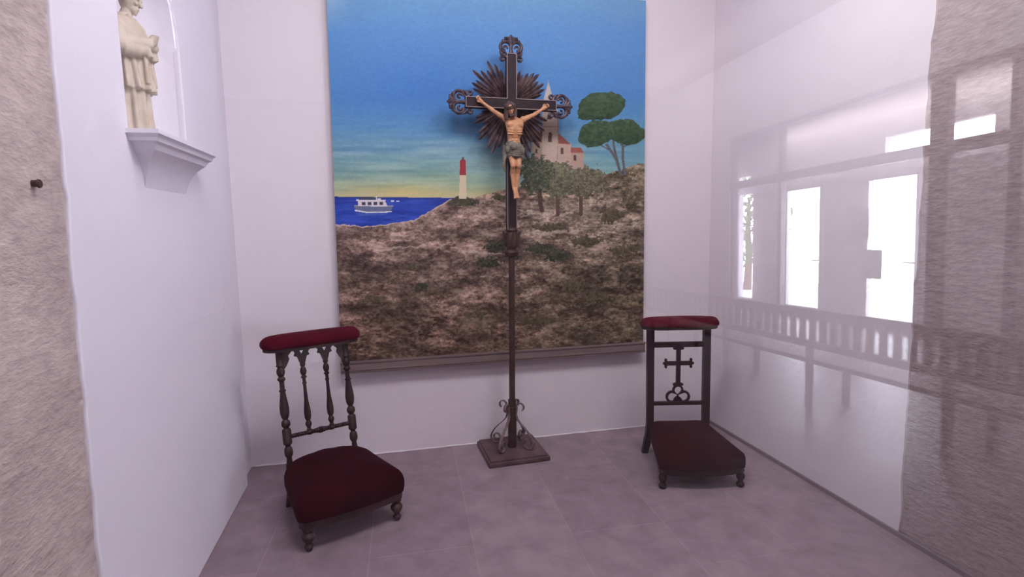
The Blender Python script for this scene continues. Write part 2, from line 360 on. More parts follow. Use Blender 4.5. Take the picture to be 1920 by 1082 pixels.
# ------------------------------------------------------------------ painting
HM = None
def canvas_painting():
    t = thing('painting', 'tall seaside landscape painting of lighthouse and church hanging on back wall', 'painting', (0.73, 0, 0.58))
    # corners on the wall (x, z) measured from the photograph
    TL, TR, BL, BR = (-0.286, 2.985), (1.764, 2.985), (-0.313, 0.649), (1.772, 0.652)
    NX, NZ = 640, 730
    u = np.linspace(0, 1, NX); v = np.linspace(0, 1, NZ)   # v=0 bottom
    U, V = np.meshgrid(u, v)
    X = (1-V)*((1-U)*BL[0]+U*BR[0]) + V*((1-U)*TL[0]+U*TR[0])
    Z = (1-V)*((1-U)*BL[1]+U*BR[1]) + V*((1-U)*TL[1]+U*TR[1])
    Y = np.full_like(X, -0.052)
    # drawing grid of the picture: a homography of canvas position
    c = np.array([0, -3.6337, 1.5]); F = np.array(fw); RR = np.array(rr); UU = np.array(uu)
    Dx, Dy, Dz = X-c[0], Y-c[1], Z-c[2]
    w = Dx*F[0]+Dy*F[1]+Dz*F[2]
    px = 960+1030*(Dx*RR[0]+Dy*RR[1]+Dz*RR[2])/w
    py = 541-1030*(Dx*UU[0]+Dy*UU[1]+Dz*UU[2])/w
    rng = np.random.RandomState(3)
    def vnoise(x, y, seed):
        r = np.random.RandomState(seed); T = r.rand(256, 256)
        xi = np.floor(x).astype(int); yi = np.floor(y).astype(int); fx = x-xi; fy = y-yi
        fx = fx*fx*(3-2*fx); fy = fy*fy*(3-2*fy)
        a = T[yi % 256, xi % 256]; b = T[yi % 256, (xi+1) % 256]; c_ = T[(yi+1) % 256, xi % 256]; d = T[(yi+1) % 256, (xi+1) % 256]
        return (a*(1-fx)+b*fx)*(1-fy)+(c_*(1-fx)+d*fx)*fy
    def fbm(sx, sy, seed, octs=4, gain=0.55):
        s = 0; a = 1; tot = 0
        for k in range(octs):
            s = s + a*vnoise(px/sx*2**k+17*k, py/sy*2**k+11*k, seed+k); tot += a; a *= gain
        return s/tot
    C3 = lambda r, g, b: np.array([r, g, b], float)
    img = np.zeros(px.shape+(3,))
    # --- sky
    stops = [(0, C3(100, 152, 214)), (60, C3(84, 138, 212)), (180, C3(72, 126, 200)), (240, C3(82, 134, 190)), (275, C3(102, 144, 180)),
             (305, C3(116, 154, 172)), (330, C3(126, 158, 158)), (350, C3(150, 166, 146)), (362, C3(170, 170, 138)), (372, C3(180, 174, 142))]
    ys = [s[0] for s in stops]
    pw = py + (fbm(120, 14, 5)-0.5)*30
    for k in range(3): img[..., k] = np.interp(pw, ys, [s[1][k] for s in stops])
    st = fbm(90, 7, 21)-0.5; band = np.clip((py-215)/60, 0, 1)[..., None]*np.clip((372-py)/30, 0, 1)[..., None]
    img += band*st[..., None]*np.array([62, 46, 34])
    img += (fbm(5, 3, 31, 3)-0.5)[..., None]*14
    halo = np.clip(1-np.hypot((px-800)/190, (py-165)/110), 0, 1)[..., None]; img += halo*np.array([-14, -12, -2])
    glow = np.exp(-((px-770)/70)**2-((py-358)/11)**2)[..., None]; img += glow*np.array([18, 8, -10])
    rgt = np.clip((px-1060)/150, 0, 1)[..., None]*np.clip((py-190)/100, 0, 1)[..., None]; img = img*(1-rgt*0.6)+rgt*0.6*np.array([96, 146, 176])
    tl = np.clip((665-px)/60, 0, 1)[..., None]*np.clip((60-py)/60, 0, 1)[..., None]; img += tl*np.array([40, 22, 6])
    def inside(poly, jit=0.0, seed=77):
        x = px + (fbm(7, 7, seed)-0.5)*jit; y = py + (fbm(7, 7, seed+9)-0.5)*jit
        m = np.zeros(px.shape, bool); n_ = len(poly)
        for i in range(n_):
            x0, y0 = poly[i]; x1, y1 = poly[(i+1) % n_]
            if y0 == y1: continue
            cnd = ((y0 > y) != (y1 > y)) & (x < (x1-x0)*(y-y0)/(y1-y0)+x0); m ^= cnd
        return m
    def put(m, col, amp=0, sc=6, seed=50):
        nz = (fbm(sc, sc*0.6, seed, 3)-0.5)[..., None]*amp
        img[m] = (np.array(col, float)+nz)[m]
    # --- sea
    sea = inside([(600, 368.5), (860, 371), (860, 430), (600, 430)])
    put(sea, (34, 62, 158), 0); n_s = (fbm(26, 4, 61)-0.5)[..., None]
    img[sea] = (img + n_s*np.array([50, 60, 70]))[sea]
    dk = sea & (py < 371.5); img[dk] = (24, 44, 120)
    # --- church
    wallc = (172, 150, 146); roof = (128, 74, 72)
    put(inside([(997, 263), (1018, 263), (1018, 300), (997, 300)]), (160, 138, 134), 12)
    put(inside([(992, 267), (1003, 246), (1018, 246), (1018, 267)]), (112, 68, 68), 12)
    put(inside([(1046, 268), (1071, 270), (1071, 320), (1046, 320)]), wallc, 14)
    put(inside([(1046, 249), (1058, 259), (1070, 271), (1046, 269)]), roof, 14)
    put(inside([(1071, 284), (1095, 286), (1094, 320), (1071, 320)]), (166, 142, 138), 14)
    put(inside([(1070, 276), (1089, 277), (1095, 287), (1070, 286)]), (140, 80, 76), 14)
    put(inside([(1017, 206), (1046, 206), (1048, 320), (1016, 320)]), (176, 156, 154), 14)
    put(inside([(1018, 192), (1028, 152), (1039, 192)]), (180, 172, 180), 20)
    put(inside([(1016, 190), (1041, 190), (1046, 210), (1017, 210)]), (168, 152, 156), 12)
    put(inside([(1026.8, 163), (1028, 148), (1029.2, 163)]), (160, 165, 185))
    for a in [(1016, 237, 1047, 238.3), (1016, 211, 1047, 212.5)]:
        put(inside([(a[0], a[1]), (a[2], a[1]), (a[2], a[3]), (a[0], a[3])]), (128, 108, 112))
    for cx, cy, wx, wy in [(1031.5, 257, 3.5, 9.5), (1054, 283, 2.8, 6), (1078, 296, 2.8, 5.5), (1010, 272, 2.2, 4), (1030, 219, 4, 5)]:
        m = (abs(px-cx) < wx) & (py > cy-wy+wx) & (py < cy+wy) | (np.hypot(px-cx, py-(cy-wy+wx)) < wx); put(m, (84, 58, 66), 8)
    put((abs(px-1006) < 1.6) & (abs(py-283) < 4), (70, 66, 74))
    m = (abs(px-1045.6) < 0.8) & (py > 212) & (py < 300); put(m, (138, 118, 122))
    # --- hill
    hp = [(600, 421), (640, 421), (680, 424), (715, 422), (745, 417), (775, 414), (797, 401), (815, 391), (832, 381), (846, 373), (862, 371), (885, 371), (905, 366), (925, 361), (948, 354),
          (975, 349), (1010, 341), (1050, 331), (1090, 326), (1110, 327), (1140, 326), (1165, 320), (1185, 310), (1200, 307), (1215, 309), (1215, 720), (600, 720)]
    hill = inside(hp, 5)
    f1 = fbm(46, 17, 101, 5, 0.62); f2 = fbm(18, 8, 131, 4, 0.65); f3 = fbm(6, 4, 151, 3, 0.6); f4 = fbm(90, 26, 171, 3); f5 = fbm(64, 20, 191, 3, 0.5)-0.5
    low = np.clip((py-400)/260, 0, 1)[..., None]
    base = (1-low)*np.array([130, 108, 100]) + low*np.array([92, 70, 60])
    rgt = np.clip((px-880)/250, 0, 1)[..., None]; base = base + rgt*np.array([-14, -5, -10])
    g = base + (f1-0.5)[..., None]*np.array([84, 72, 66]) + (f2-0.5)[..., None]*np.array([100, 90, 80]) + (f3-0.5)[..., None]*np.array([104, 94, 86]) + (fbm(3.4, 2.2, 711, 2, .8)-0.5)[..., None]*74
    rock = np.clip((f2*0.55+f1*0.45-0.57)*9, 0, 1)[..., None]*np.clip(1.1-low*1.0, 0.15, 1)
    g = g*(1-rock*0.5) + rock*0.5*np.array([190, 166, 158])
    green = np.clip((f4-0.50)*6, 0, 1)[..., None]*np.clip((py-440)/120, 0.12, 1)[..., None]
    g = g*(1-green*0.22) + green*0.22*np.array([88, 80, 52])
    dab = np.clip((fbm(9, 3.2, 733, 3, 0.7)-0.60)*12, 0, 1)[..., None]; g = g*(1-dab*0.45)+dab*0.45*np.array([182, 164, 148])*(1-0.25*low)
    dark = np.clip((0.40-f1)*9, 0, 1)[..., None]; g = g*(1-dark*0.45) + dark*0.45*np.array([62, 40, 40])
    g = g*(1+np.clip(f5*1.2, -0.22, 0.12))[..., None]; crev = np.clip((0.06-np.abs(fbm(34, 11, 201, 4, 0.6)-0.5))*22, 0, 1)[..., None]*np.clip((fbm(80, 30, 207, 2)-0.42)*6, 0, 1)[..., None]; g = g*(1-crev*0.24)
    pink = np.clip((740-px)/120, 0, 1)[..., None]*np.clip((470-py)/60, 0, 1)[..., None]; g = g*(1-pink*0.4)+pink*0.4*np.array([146, 118, 118])
    img[hill] = g[hill]
    rim = hill & ~inside([(x, y+2.2) for x, y in hp], 5) & (px < 860); img[rim] = (178, 160, 150)
    # ground light rock ledges on the right
    for (x0, y0, x1, y1, wd) in [(975, 404, 1075, 400, 3), (1000, 436, 1085, 434, 4), (1060, 452, 1130, 440, 2), (960, 392, 1000, 397, 2), (1090, 360, 1160, 345, 2), (1140, 425, 1200, 418, 2), (880, 470, 940, 478, 3), (700, 470, 800, 462, 2), (900, 520, 980, 514, 2)]:
        tt = np.clip((px-x0)/(x1-x0), 0, 1); yy = y0+(y1-y0)*tt
        m = hill & (px > x0) & (px < x1) & (abs(py-yy+(fbm(12, 8, x0)-0.5)*14) < wd*fbm(9, 5, y0)*1.5); img[m] = (img[m]*0.45+np.array([196, 178, 166])*0.55)
    def bush(cx, cy, ax, ay, col, seed, jit=0.7, spk=1.0):
        d = np.hypot((px-cx)/ax, (py-cy)/ay) + (fbm(7, 6, seed, 3, 0.7)-0.5)*jit*1.4
        m = d < 1
        n1 = fbm(4, 3.2, seed+1, 3, 0.8)-0.5
        cc = np.array(col, float) + n1[..., None]*np.array([110, 108, 84])*spk
        cc = cc - np.clip((py-cy)/ay, -1, 1)[..., None]*10
        img[m] = cc[m]
        sp = m & (vnoise(px/2.3, py/2.0, seed+5) > 0.90); img[sp] = img[sp]*0.5 + np.array([176, 176, 160])*0.5*spk
    for b_ in [(918, 492, 24, 13), (1012, 466, 28, 12), (1044, 478, 26, 13), (930, 462, 22, 12), (790, 537, 12, 8), (1100, 452, 34, 12), (1145, 404, 24, 20), (1180, 380, 20, 14), (872, 380, 36, 7), (935, 370, 20, 7),
               (1030, 425, 30, 10), (1075, 535, 30, 14), (1120, 560, 30, 14), (1170, 470, 26, 12), (770, 500, 16, 8), (700, 560, 20, 8), (890, 590, 24, 10), (1000, 600, 30, 12), (960, 545, 20, 9), (1165, 326, 26, 8), (1120, 340, 18, 8)]:
        bush(b_[0], b_[1], b_[2]*.9, b_[3]*.8, (78, 70, 54) if b_[0] not in (918, 1012, 1044, 872, 930, 790) else (52, 54, 42), int(b_[0]), 1.3, 0.8)
    m = inside([(846, 374), (858, 367), (884, 372), (880, 384), (838, 386)], 5); put(m, (62, 62, 48), 50, 4, 8)
    # olive trees
    def limb(pts, w, col, seed=5):
        for (x0, y0), (x1, y1) in zip(pts[:-1], pts[1:]):
            L2 = (x1-x0)**2+(y1-y0)**2; tt = np.clip(((px-x0)*(x1-x0)+(py-y0)*(y1-y0))/L2, 0, 1)
            m = np.hypot(px-x0-tt*(x1-x0), py-y0-tt*(y1-y0)) < w; put(m, col, 26, 4, seed)
    limb([(1012, 350), (1013, 380), (1016, 394)], 4, (70, 48, 46)); limb([(1046, 360), (1046, 402)], 3.6, (80, 60, 58)); limb([(1089, 365), (1089, 402)], 3.4, (78, 60, 58))
    bush(1098, 342, 40, 31, (92, 88, 74), 301, 0.7); bush(1046, 338, 36, 34, (92, 92, 78), 311, 0.7); bush(1004, 326, 30, 36, (66, 72, 62), 321, 0.7)
    # umbrella pines
    limb([(1164, 326), (1156, 300), (1147, 285), (1138, 272)], 2.6, (84, 88, 100)); limb([(1160, 310), (1152, 280), (1149, 255)], 2.2, (84, 88, 100)); limb([(1172, 326), (1168, 300), (1168, 268)], 2.4, (84, 90, 104))
    limb([(1168, 275), (1158, 262)], 1.3, (84, 88, 100)); limb([(1169, 276), (1182, 268), (1192, 264)], 1.3, (84, 88, 100)); limb([(1147, 284), (1126, 272)], 1.3, (84, 88, 100))
    def pine(pts, seed):
        m = inside(pts, 7, seed); n1 = fbm(6, 3.5, seed+3, 4, 0.75)-0.5
        cy = sum(p[1] for p in pts)/len(pts)
        cc = np.array([50, 74, 56], float)+n1[..., None]*np.array([66, 72, 50]); cc = cc-(np.clip((py-cy)/22, -1, 1)*9)[..., None]
        img[m] = cc[m]
    pine([(1083, 222), (1083, 208), (1090, 190), (1102, 178), (1122, 173), (1145, 172), (1160, 176), (1173, 184), (1172, 200), (1162, 215), (1148, 222), (1128, 225), (1100, 226)], 401)
    pine([(1146, 262), (1140, 240), (1146, 228), (1165, 224), (1188, 224), (1203, 238), (1212, 246), (1212, 257), (1196, 268), (1172, 272)], 431)
    pine([(1083, 262), (1086, 246), (1096, 234), (1112, 226), (1136, 226), (1150, 234), (1152, 252), (1140, 266), (1122, 275), (1100, 276)], 421)
    # lighthouse
    lw = lambda x0, y0, x1, y1, a, b: inside([(x0, y0), (x1, y0), (b, y1), (a, y1)])
    put(lw(862, 328, 873.5, 373, 860.5, 875), (198, 184, 166), 10)
    put(lw(862, 301, 873.5, 328.5, 861.8, 874), (142, 48, 60), 10); put(inside([(862.5, 302), (865.5, 298), (870.5, 298), (873, 302)]), (134, 50, 60))
    put((abs(px-868) < 1.2) & (py > 295.5) & (py < 299), (66, 66, 76)); put((abs(px-868) < 3.5) & (abs(py-294.8) < 0.8), (76, 86, 92))
    # boat
    put(inside([(663, 386), (735, 386), (735, 392), (728, 398), (678, 398), (666, 393)]), (96, 104, 134), 20)
    put(inside([(664, 393), (690, 397.5), (735, 396), (735, 398), (690, 399.5), (666, 396)]), (206, 206, 214))
    put(inside([(664, 385), (737, 385), (737, 387), (664, 387)]), (150, 146, 160))
    put(inside([(671, 375.5), (721, 375.5), (727, 387), (672, 387)]), (196, 192, 200), 10)
    put(inside([(668, 374.5), (723, 374.5), (723, 377), (668, 377)]), (206, 202, 208))
    for x in (678, 689, 700, 711): put(inside([(x, 378.6), (x+7, 378.6), (x+8, 384.8), (x, 384.8)]), (66, 62, 80))
    put(inside([(674, 370), (706, 370), (706, 374), (672, 374)]), (60, 66, 78)); put((abs(px-706) < 1.2) & (py > 367) & (py < 375), (198, 200, 210)); put((abs(px-711) < 3) & (abs(py-373) < 1.6), (190, 196, 206))
    for x in (736, 746): put((abs(px-x) < 3) & (abs(py-377) < 1), (190, 200, 220))
    m = inside([(664, 399), (730, 399), (720, 404), (676, 404)], 6); img[m] = img[m]*0.7+np.array([120, 130, 170])*0.3
    img += (rng.rand(*px.shape)[..., None]-0.5)*5
    img = np.clip(img, 0, 255)/255
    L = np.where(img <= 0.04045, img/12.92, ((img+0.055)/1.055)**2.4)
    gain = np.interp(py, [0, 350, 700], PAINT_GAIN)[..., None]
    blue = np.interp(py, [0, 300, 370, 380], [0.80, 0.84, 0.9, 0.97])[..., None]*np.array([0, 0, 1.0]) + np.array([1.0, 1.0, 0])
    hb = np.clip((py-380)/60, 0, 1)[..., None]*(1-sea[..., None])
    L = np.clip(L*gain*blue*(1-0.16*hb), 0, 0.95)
    # mesh
    nv = NX*NZ; me = bpy.data.meshes.new('canvas')
    me.vertices.add(nv); co = np.stack([X-0.73, Y, Z-0.58], -1).reshape(-1).astype(np.float32); me.vertices.foreach_set('co', co)
    ii = (np.arange(NZ-1)[:, None]*NX+np.arange(NX-1)[None]).reshape(-1); nf = len(ii)
    loops = np.stack([ii, ii+1, ii+NX+1, ii+NX], -1).reshape(-1).astype(np.int32)
    me.loops.add(nf*4); me.polygons.add(nf); me.loops.foreach_set('vertex_index', loops); me.polygons.foreach_set('loop_start', np.arange(0, nf*4, 4, dtype=np.int32))
    me.update(); me.validate()
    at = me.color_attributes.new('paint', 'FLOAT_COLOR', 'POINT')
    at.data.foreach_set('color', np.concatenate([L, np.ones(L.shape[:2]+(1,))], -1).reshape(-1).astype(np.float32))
    m = bpy.data.materials.new('oil_paint'); m.use_nodes = True; nt = m.node_tree; b = nt.nodes['Principled BSDF']
    an = nt.nodes.new('ShaderNodeAttribute'); an.attribute_name = 'paint'; nt.links.new(an.outputs['Color'], b.inputs['Base Color'])
    b.inputs['Roughness'].default_value = 0.6; b.inputs['Specular IOR Level'].default_value = 0.25
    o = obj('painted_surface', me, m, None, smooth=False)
    # canvas body with rolled bottom hem, and the bar
    bm = bmesh.new(); d = [Vector((x-0.73, 0, z-0.58)) for x, z in (BL, BR, TR, TL)]
    f_ = [bm.verts.new((p.x, -0.051, p.z)) for p in d]; k_ = [bm.verts.new((p.x, -0.03, p.z)) for p in d]
    bm.faces.new(f_); bm.faces.new(k_[::-1])
    for i in range(4): bm.faces.new((f_[i], f_[(i+1) % 4], k_[(i+1) % 4], k_[i]))
    cv = obj('canvas', bm, mat('canvas_edge', (0.62, 0.55, 0.5), 0.9), t, smooth=False)
    o.parent = cv
    bm = bmesh.new(); vs = box(bm, (-1.046, -0.078, 0.0), (1.046, -0.030, 0.072), None, 0.004)
    box(bm, (-1.048, -0.084, 0.066), (1.048, -0.030, 0.074)); box(bm, (-1.044, -0.083, 0.018), (1.044, -0.03, 0.024))
    obj('bottom_bar', bm, M_bar, t, smooth=False)
    for lo, hi in (((-1.02, -0.03, 2.25), (1.035, 0, 2.30)), ((-1.02, -0.03, 0.08), (1.03, 0, 0.12))):
        bm = bmesh.new(); box(bm, lo, hi); obj('hanging_batten', bm, M_bar, t, smooth=False)
    return t
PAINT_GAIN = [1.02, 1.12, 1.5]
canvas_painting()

# ------------------------------------------------------------------ processional cross on its stand
def cross_stand():
    t = thing('processional_cross', 'tall dark standing crucifix with rayed sunburst, on a scrolled iron foot', 'crucifix', (0.757, -0.215, 0))
    # base board, rotated a little on the floor
    a = R_(2.5)
    rot = Matrix.Rotation(a, 4, 'Z')
    bm = bmesh.new()
    box(bm, (-0.2, -0.195, 0.0), (0.2, 0.195, 0.030), rot, 0.006); box(bm, (-0.188, -0.183, 0.026), (0.188, 0.183, 0.044), rot, 0.006)
    o = obj('base_board', bm, M_board, t)
    # iron scroll legs: flat bar, swept in the radial plane
    prof = []
    prof += spiral(0.068, 0.318, 0.014, 0.034, 250, -20-90, 22)          # small top curl
    prof = [(x, z) for x, z in prof]
    tail = [(0.040, 0.290), (0.026, 0.262), (0.032, 0.232), (0.062, 0.205), (0.105, 0.175), (0.142, 0.140), (0.162, 0.105), (0.166, 0.078)]
    curl = spiral(0.122, 0.085, 0.044, 0.016, 0, -420, 34)
    top = spiral(0.070, 0.316, 0.034, 0.034, 180+35, 180+35, 1)
    curl_top = spiral(0.066, 0.318, 0.030, 0.024, 215, -60, 20)[::-1]
    path = curl_top + tail + curl
    # smooth
    P = np.array(path)
    for _ in range(2): P[1:-1] = (P[:-2]+2*P[1:-1]+P[2:])/4
    for k in range(4):
        ang = a + R_(45+90*k); c_, s_ = math.cos(ang), math.sin(ang)
        bm = bmesh.new(); tube(bm, [(x*c_, x*s_, z+0.004) for x, z in P], 1.0, section=(0.0095, 0.0022), up=(-s_, c_, 0))
        obj('iron_scroll', bm, M_iron, t)
    # everything above leans a hair to the right
    lean = Matrix.Rotation(R_(0.75), 4, 'Y')
    def part(name, bm, m, parent=t, **k):
        bmesh.ops.transform(bm, matrix=lean, verts=bm.verts[:]); return obj(name, bm, m, parent, **k)
    bm = bmesh.new(); lathe(bm, [(0.042, 0.029), (0.30, 0.028), (0.302, 0.033), (0.318, 0.033), (0.32, 0.027), (0.365, 0.027), (0.366, 0.02)], (0, 0, 0), (0, 0, 1), 24, unit=False)
    part('pole_socket', bm, M_pole)
    bm = bmesh.new(); lathe(bm, [(0.36, 0.0195), (1.31, 0.0195)], (0, 0, 0), (0, 0, 1), 24, unit=False); part('pole', bm, M_pole)
    bm = bmesh.new()
    lathe(bm, [(1.30, 0.020), (1.305, 0.030), (1.318, 0.042), (1.330, 0.046), (1.342, 0.040), (1.350, 0.028), (1.362, 0.032), (1.385, 0.042), (1.415, 0.045), (1.44, 0.040), (1.455, 0.034), (1.47, 0.040), (1.482, 0.036), (1.49, 0.02)], (0, 0, 0), (0, 0, 1), 28, unit=False)
    for k in range(8):
        an = 2*PI*k/8; c_, s_ = math.cos(an), math.sin(an)
        tube(bm, [(0.040*c_, 0.040*s_, 1.365), (0.047*c_, 0.047*s_, 1.40), (0.046*c_, 0.046*s_, 1.43), (0.052*c_, 0.052*s_, 1.452), (0.060*c_, 0.060*s_, 1.462)], [0.005, 0.009, 0.009, 0.007, 0.003], 8)
    part('knop', bm, M_pole)
    # cross beams as one chamfered Latin cross
    hw = 0.033; zc = 2.245; ax = 0.288; zt = 2.545; zb = 1.475
    out = [(-hw, zb), (hw, zb), (hw, zc-hw), (ax, zc-hw), (ax, zc+hw), (hw, zc+hw), (hw, zt), (-hw, zt), (-hw, zc+hw), (-ax, zc+hw), (-ax, zc-hw), (-hw, zc-hw)]
    bm = bmesh.new(); add_mesh(bm, prism([out], 0.040, 0.003), XZ); cr = part('cross_beams', bm, M_cross)
    inn = lambda e: [(-hw+e, zb+e), (hw-e, zb+e), (hw-e, zc-hw+e), (ax-e, zc-hw+e), (ax-e, zc+hw-e), (hw-e, zc+hw-e), (hw-e, zt-e), (-hw+e, zt-e), (-hw+e, zc+hw-e), (-ax+e, zc+hw-e), (-ax+e, zc-hw+e), (-hw+e, zc-hw+e)]
    bm = bmesh.new(); add_mesh(bm, prism([inn(0.001), inn(0.0065)], 0.006, 0.0012), Matrix.Translation((0, -0.0215, 0)) @ XZ); part('edge_moulding', bm, M_trim, cr)
    # finials, openwork: built pointing up, then turned
    def finial():
        bm = bmesh.new()
        def cord(p, r): tube(bm, [(x*1.02, -0.002, z) for x, z in p], [q*1.5 for q in r], 8)
        for s in (-1, 1):
            cord([(s*x, z) for x, z in spiral(0.034, 0.056, 0.034, 0.030, 200, -95, 26)], [0.007]*20+[0.0065, 0.006, 0.006, 0.005, 0.005, 0.004])
            cord([(s*x, z) for x, z in spiral(0.032, 0.052, 0.017, 0.007, -80, 200, 20)], [0.005]*20)
            cord([(s*x, z) for x, z in [(0.030, 0.0), (0.046, 0.006), (0.060, 0.018), (0.066, 0.034)]], [0.007, 0.008, 0.007, 0.005])
            cord([(s*x, z) for x, z in spiral(0.052, -0.012, 0.015, 0.008, 130, -190, 18)], [0.0055]*18)
            cord([(s*x, z) for x, z in [(0.006, 0.088), (0.022, 0.108), (0.036, 0.108), (0.040, 0.098)]], [0.007, 0.009, 0.007, 0.004])
            ball(bm, (s*0.069, -0.002, 0.060), (0.008, 0.008, 0.012), 8); ball(bm, (s*0.050, -0.002, 0.094), (0.009, 0.008, 0.009), 8)
        cord([(0, 0.0), (0, 0.045), (0, 0.085), (0, 0.112), (0, 0.132)], [0.013, 0.007, 0.009, 0.013, 0.002])
        for z in (0.09, 0.105): ball(bm, (0, -0.006, z), (0.016, 0.010, 0.012), 8)
        box(bm, (-0.038, -0.018, -0.010), (0.038, 0.018, 0.008), None, 0.004)
        return bm
    for M_ in (Matrix.Translation((0, 0, zt-0.02)), Matrix.Translation((-ax+0.02, 0, zc)) @ Matrix.Rotation(-PI/2, 4, 'Y'), Matrix.Translation((ax-0.02, 0, zc)) @ Matrix.Rotation(PI/2, 4, 'Y')):
        bm = finial(); bmesh.ops.transform(bm, matrix=M_, verts=bm.verts[:]); part('finial', bm, M_finial)
    # sunburst rays in groups between the arms
    bm = bmesh.new(); lathe(bm, [(0, 0.06), (0.012, 0.06), (0.014, 0.055)], (0, 0.038, zc), (0, 0.020, zc), 24, unit=False); hub = part('sunburst', bm, M_ray)
    rays = [(20, .21), (26, .245), (33, .255), (40, .235), (47, .265), (53, .25), (60, .225), (67, .20), (73, .215),
            (106, .215), (112, .255), (119, .29), (126, .245), (133, .265), (140, .30), (147, .25), (153, .265), (159, .245), (165, .19),
            (195, .185), (201, .235), (207, .255), (214, .21), (221, .265), (227, .29), (234, .25), (241, .30), (248, .315), (254, .27), (261, .30),
            (277, .235), (283, .275), (289, .345), (295, .31), (301, .25), (307, .315), (313, .285), (319, .26), (326, .265), (333, .235), (340, .25), (346, .2)]
    for i, (ad, L) in enumerate(rays):
        an = R_(ad); w = 0.0125; L *= 1.02
        bm = bmesh.new()
        # fluted blade: pointed, with a raised spine
        pr = [(0.03, 0.004), (L*0.45, w*0.75), (L-0.045, w), (L-0.016, w*0.75), (L, 0.0012)]
        yf = 0.020 + 0.004*(i % 2)
        rings = []
        for d_, h in pr:
            loc = [(d_, -h, yf+0.004), (d_, -h*0.45, yf-0.001), (d_, 0, yf-0.012 if h > 0.002 else yf), (d_, h*0.45, yf-0.001), (d_, h, yf+0.004), (d_, 0, yf+0.008)]
            rings.append([Vector((x*math.cos(an)-q*math.sin(an), y, zc + x*math.sin(an)+q*math.cos(an))) for x, q, y in loc])
        skin_rings(bm, rings); part('ray', bm, M_ray, hub, smooth=False)
    # crucified figure
    bm = bmesh.new()
    def cp(a_, b_, ra, rb): capsule(bm, a_, b_, ra, rb, 12)
    yb = -0.052
    # torso
    rings = []
    for z, cx, hx, hy, cy in [(1.955, .006, .040, .026, yb-.004), (1.975, .006, .046, .029, yb-.004), (2.00, .004, .041, .026, yb-.006), (2.025, .003, .037, .023, yb-.008), (2.05, .004, .043, .028, yb-.014), (2.08, .005, .051, .033, yb-.016),
                              (2.105, .006, .056, .034, yb-.014), (2.128, .006, .058, .029, yb-.008), (2.145, .005, .044, .021, yb-.004), (2.158, .003, .020, .015, yb-.004)]:
        rings.append([Vector((cx+hx*math.cos(q), cy+hy*math.sin(q), z)) for q in np.linspace(0, 2*PI, 20, endpoint=False)])
    skin_rings(bm, rings)
    ball(bm, (-.021, yb-.036, 2.108), (.026, .013, .019), 10); ball(bm, (.032, yb-.036, 2.108), (.026, .013, .019), 10)      # pectorals
    for zz in (2.062, 2.040, 2.018): ball(bm, (-.007, yb-.031+(.004 if zz < 2.03 else 0), zz), (.011, .007, .010), 8); ball(bm, (.014, yb-.031+(.004 if zz < 2.03 else 0), zz), (.011, .007, .010), 8)
    for s in (-1, 1):
        for q in range(3): cp((.005+s*.044, yb-.028, 2.082-q*.014), (.005+s*.018, yb-.045, 2.076-q*.013), .0045, .004)        # ribs
    # neck and head, bowed to the figure's right
    cp((.002, yb-.008, 2.145), (-.016, yb-.026, 2.178), .018, .016)
    H = Vector((-.026, yb-.040, 2.198))
    hr = Matrix.Rotation(R_(24), 3, 'X') @ Matrix.Rotation(R_(-14), 3, 'Y')
    hp = lambda x, y, z: H + hr @ Vector((x, y, z))
    ball(bm, H, (.025, .029, .035), 12, hr); ball(bm, hp(0, -.006, -.020), (.017, .019, .017), 10, hr)
    cp(hp(0, -.027, .006), hp(0, -.034, -.007), .0035, .0048)                                   # nose
    for s in (-1, 1):
        ball(bm, hp(s*.0095, -.0245, .009), (.0065, .004, .003), 8, hr)                          # brows
        ball(bm, hp(s*.0105, -.023, -.004), (.007, .006, .006), 8, hr); ball(bm, hp(s*.026, .002, -.001), (.003, .006, .008), 8, hr)
    ball(bm, hp(0, -.027, -.016), (.008, .004, .002), 8, hr); ball(bm, hp(0, -.026, -.021), (.0065, .004, .002), 8, hr)
    # arms
    for sh, el, wr, hd in [((-.046, yb-.008, 2.143), (-.118, yb-.006, 2.186), (-.188, yb+.010, 2.240), (-.206, yb+.014, 2.256)),
                           ((.058, yb-.008, 2.143), (.128, yb-.006, 2.175), (.190, yb+.010, 2.216), (.208, yb+.014, 2.229))]:
        sh, el, wr, hd = map(Vector, (sh, el, wr, hd)); s = 1 if wr.x > 0 else -1
        ball(bm, sh+Vector((s*.002, 0, .001)), (.021, .019, .020), 10)
        cp(sh, el, .0165, .0125); cp(sh.lerp(el, .35), sh.lerp(el, .6), .0165, .015); cp(el, wr, .0125, .0082); cp(el.lerp(wr, .15), el.lerp(wr, .42), .0135, .0115)
        d = (hd-wr).normalized(); nrm = Vector((-d.z, 0, d.x))
        cp(wr, hd, .0085, .0105); cp(wr+nrm*.006, hd+nrm*.006, .006, .007); cp(wr-nrm*.005, hd-nrm*.006, .006, .007)
        for q, (o_, L) in enumerate([(-.010, .020), (-.0035, .024), (.0035, .023), (.010, .018)]):   # curled fingers
            b0 = hd + nrm*o_ + d*.006; b1 = b0 + d*L*.55 + Vector((0, -.005, 0)); b2 = b1 + d*L*.15 + Vector((0, -.010, 0)); b3 = b2 - d*L*.30 + Vector((0, -.004, 0))
            cp(b0, b1, .0036, .0033); cp(b1, b2, .0033, .003); cp(b2, b3, .003, .0026)
        tb = wr.lerp(hd, .5) + nrm*.010; cp(tb, tb+nrm*.008+d*.008+Vector((0, -.006, 0)), .004, .0035); cp(tb+nrm*.008+d*.008+Vector((0, -.006, 0)), tb+nrm*.006+d*.018+Vector((0, -.010, 0)), .0035, .003)
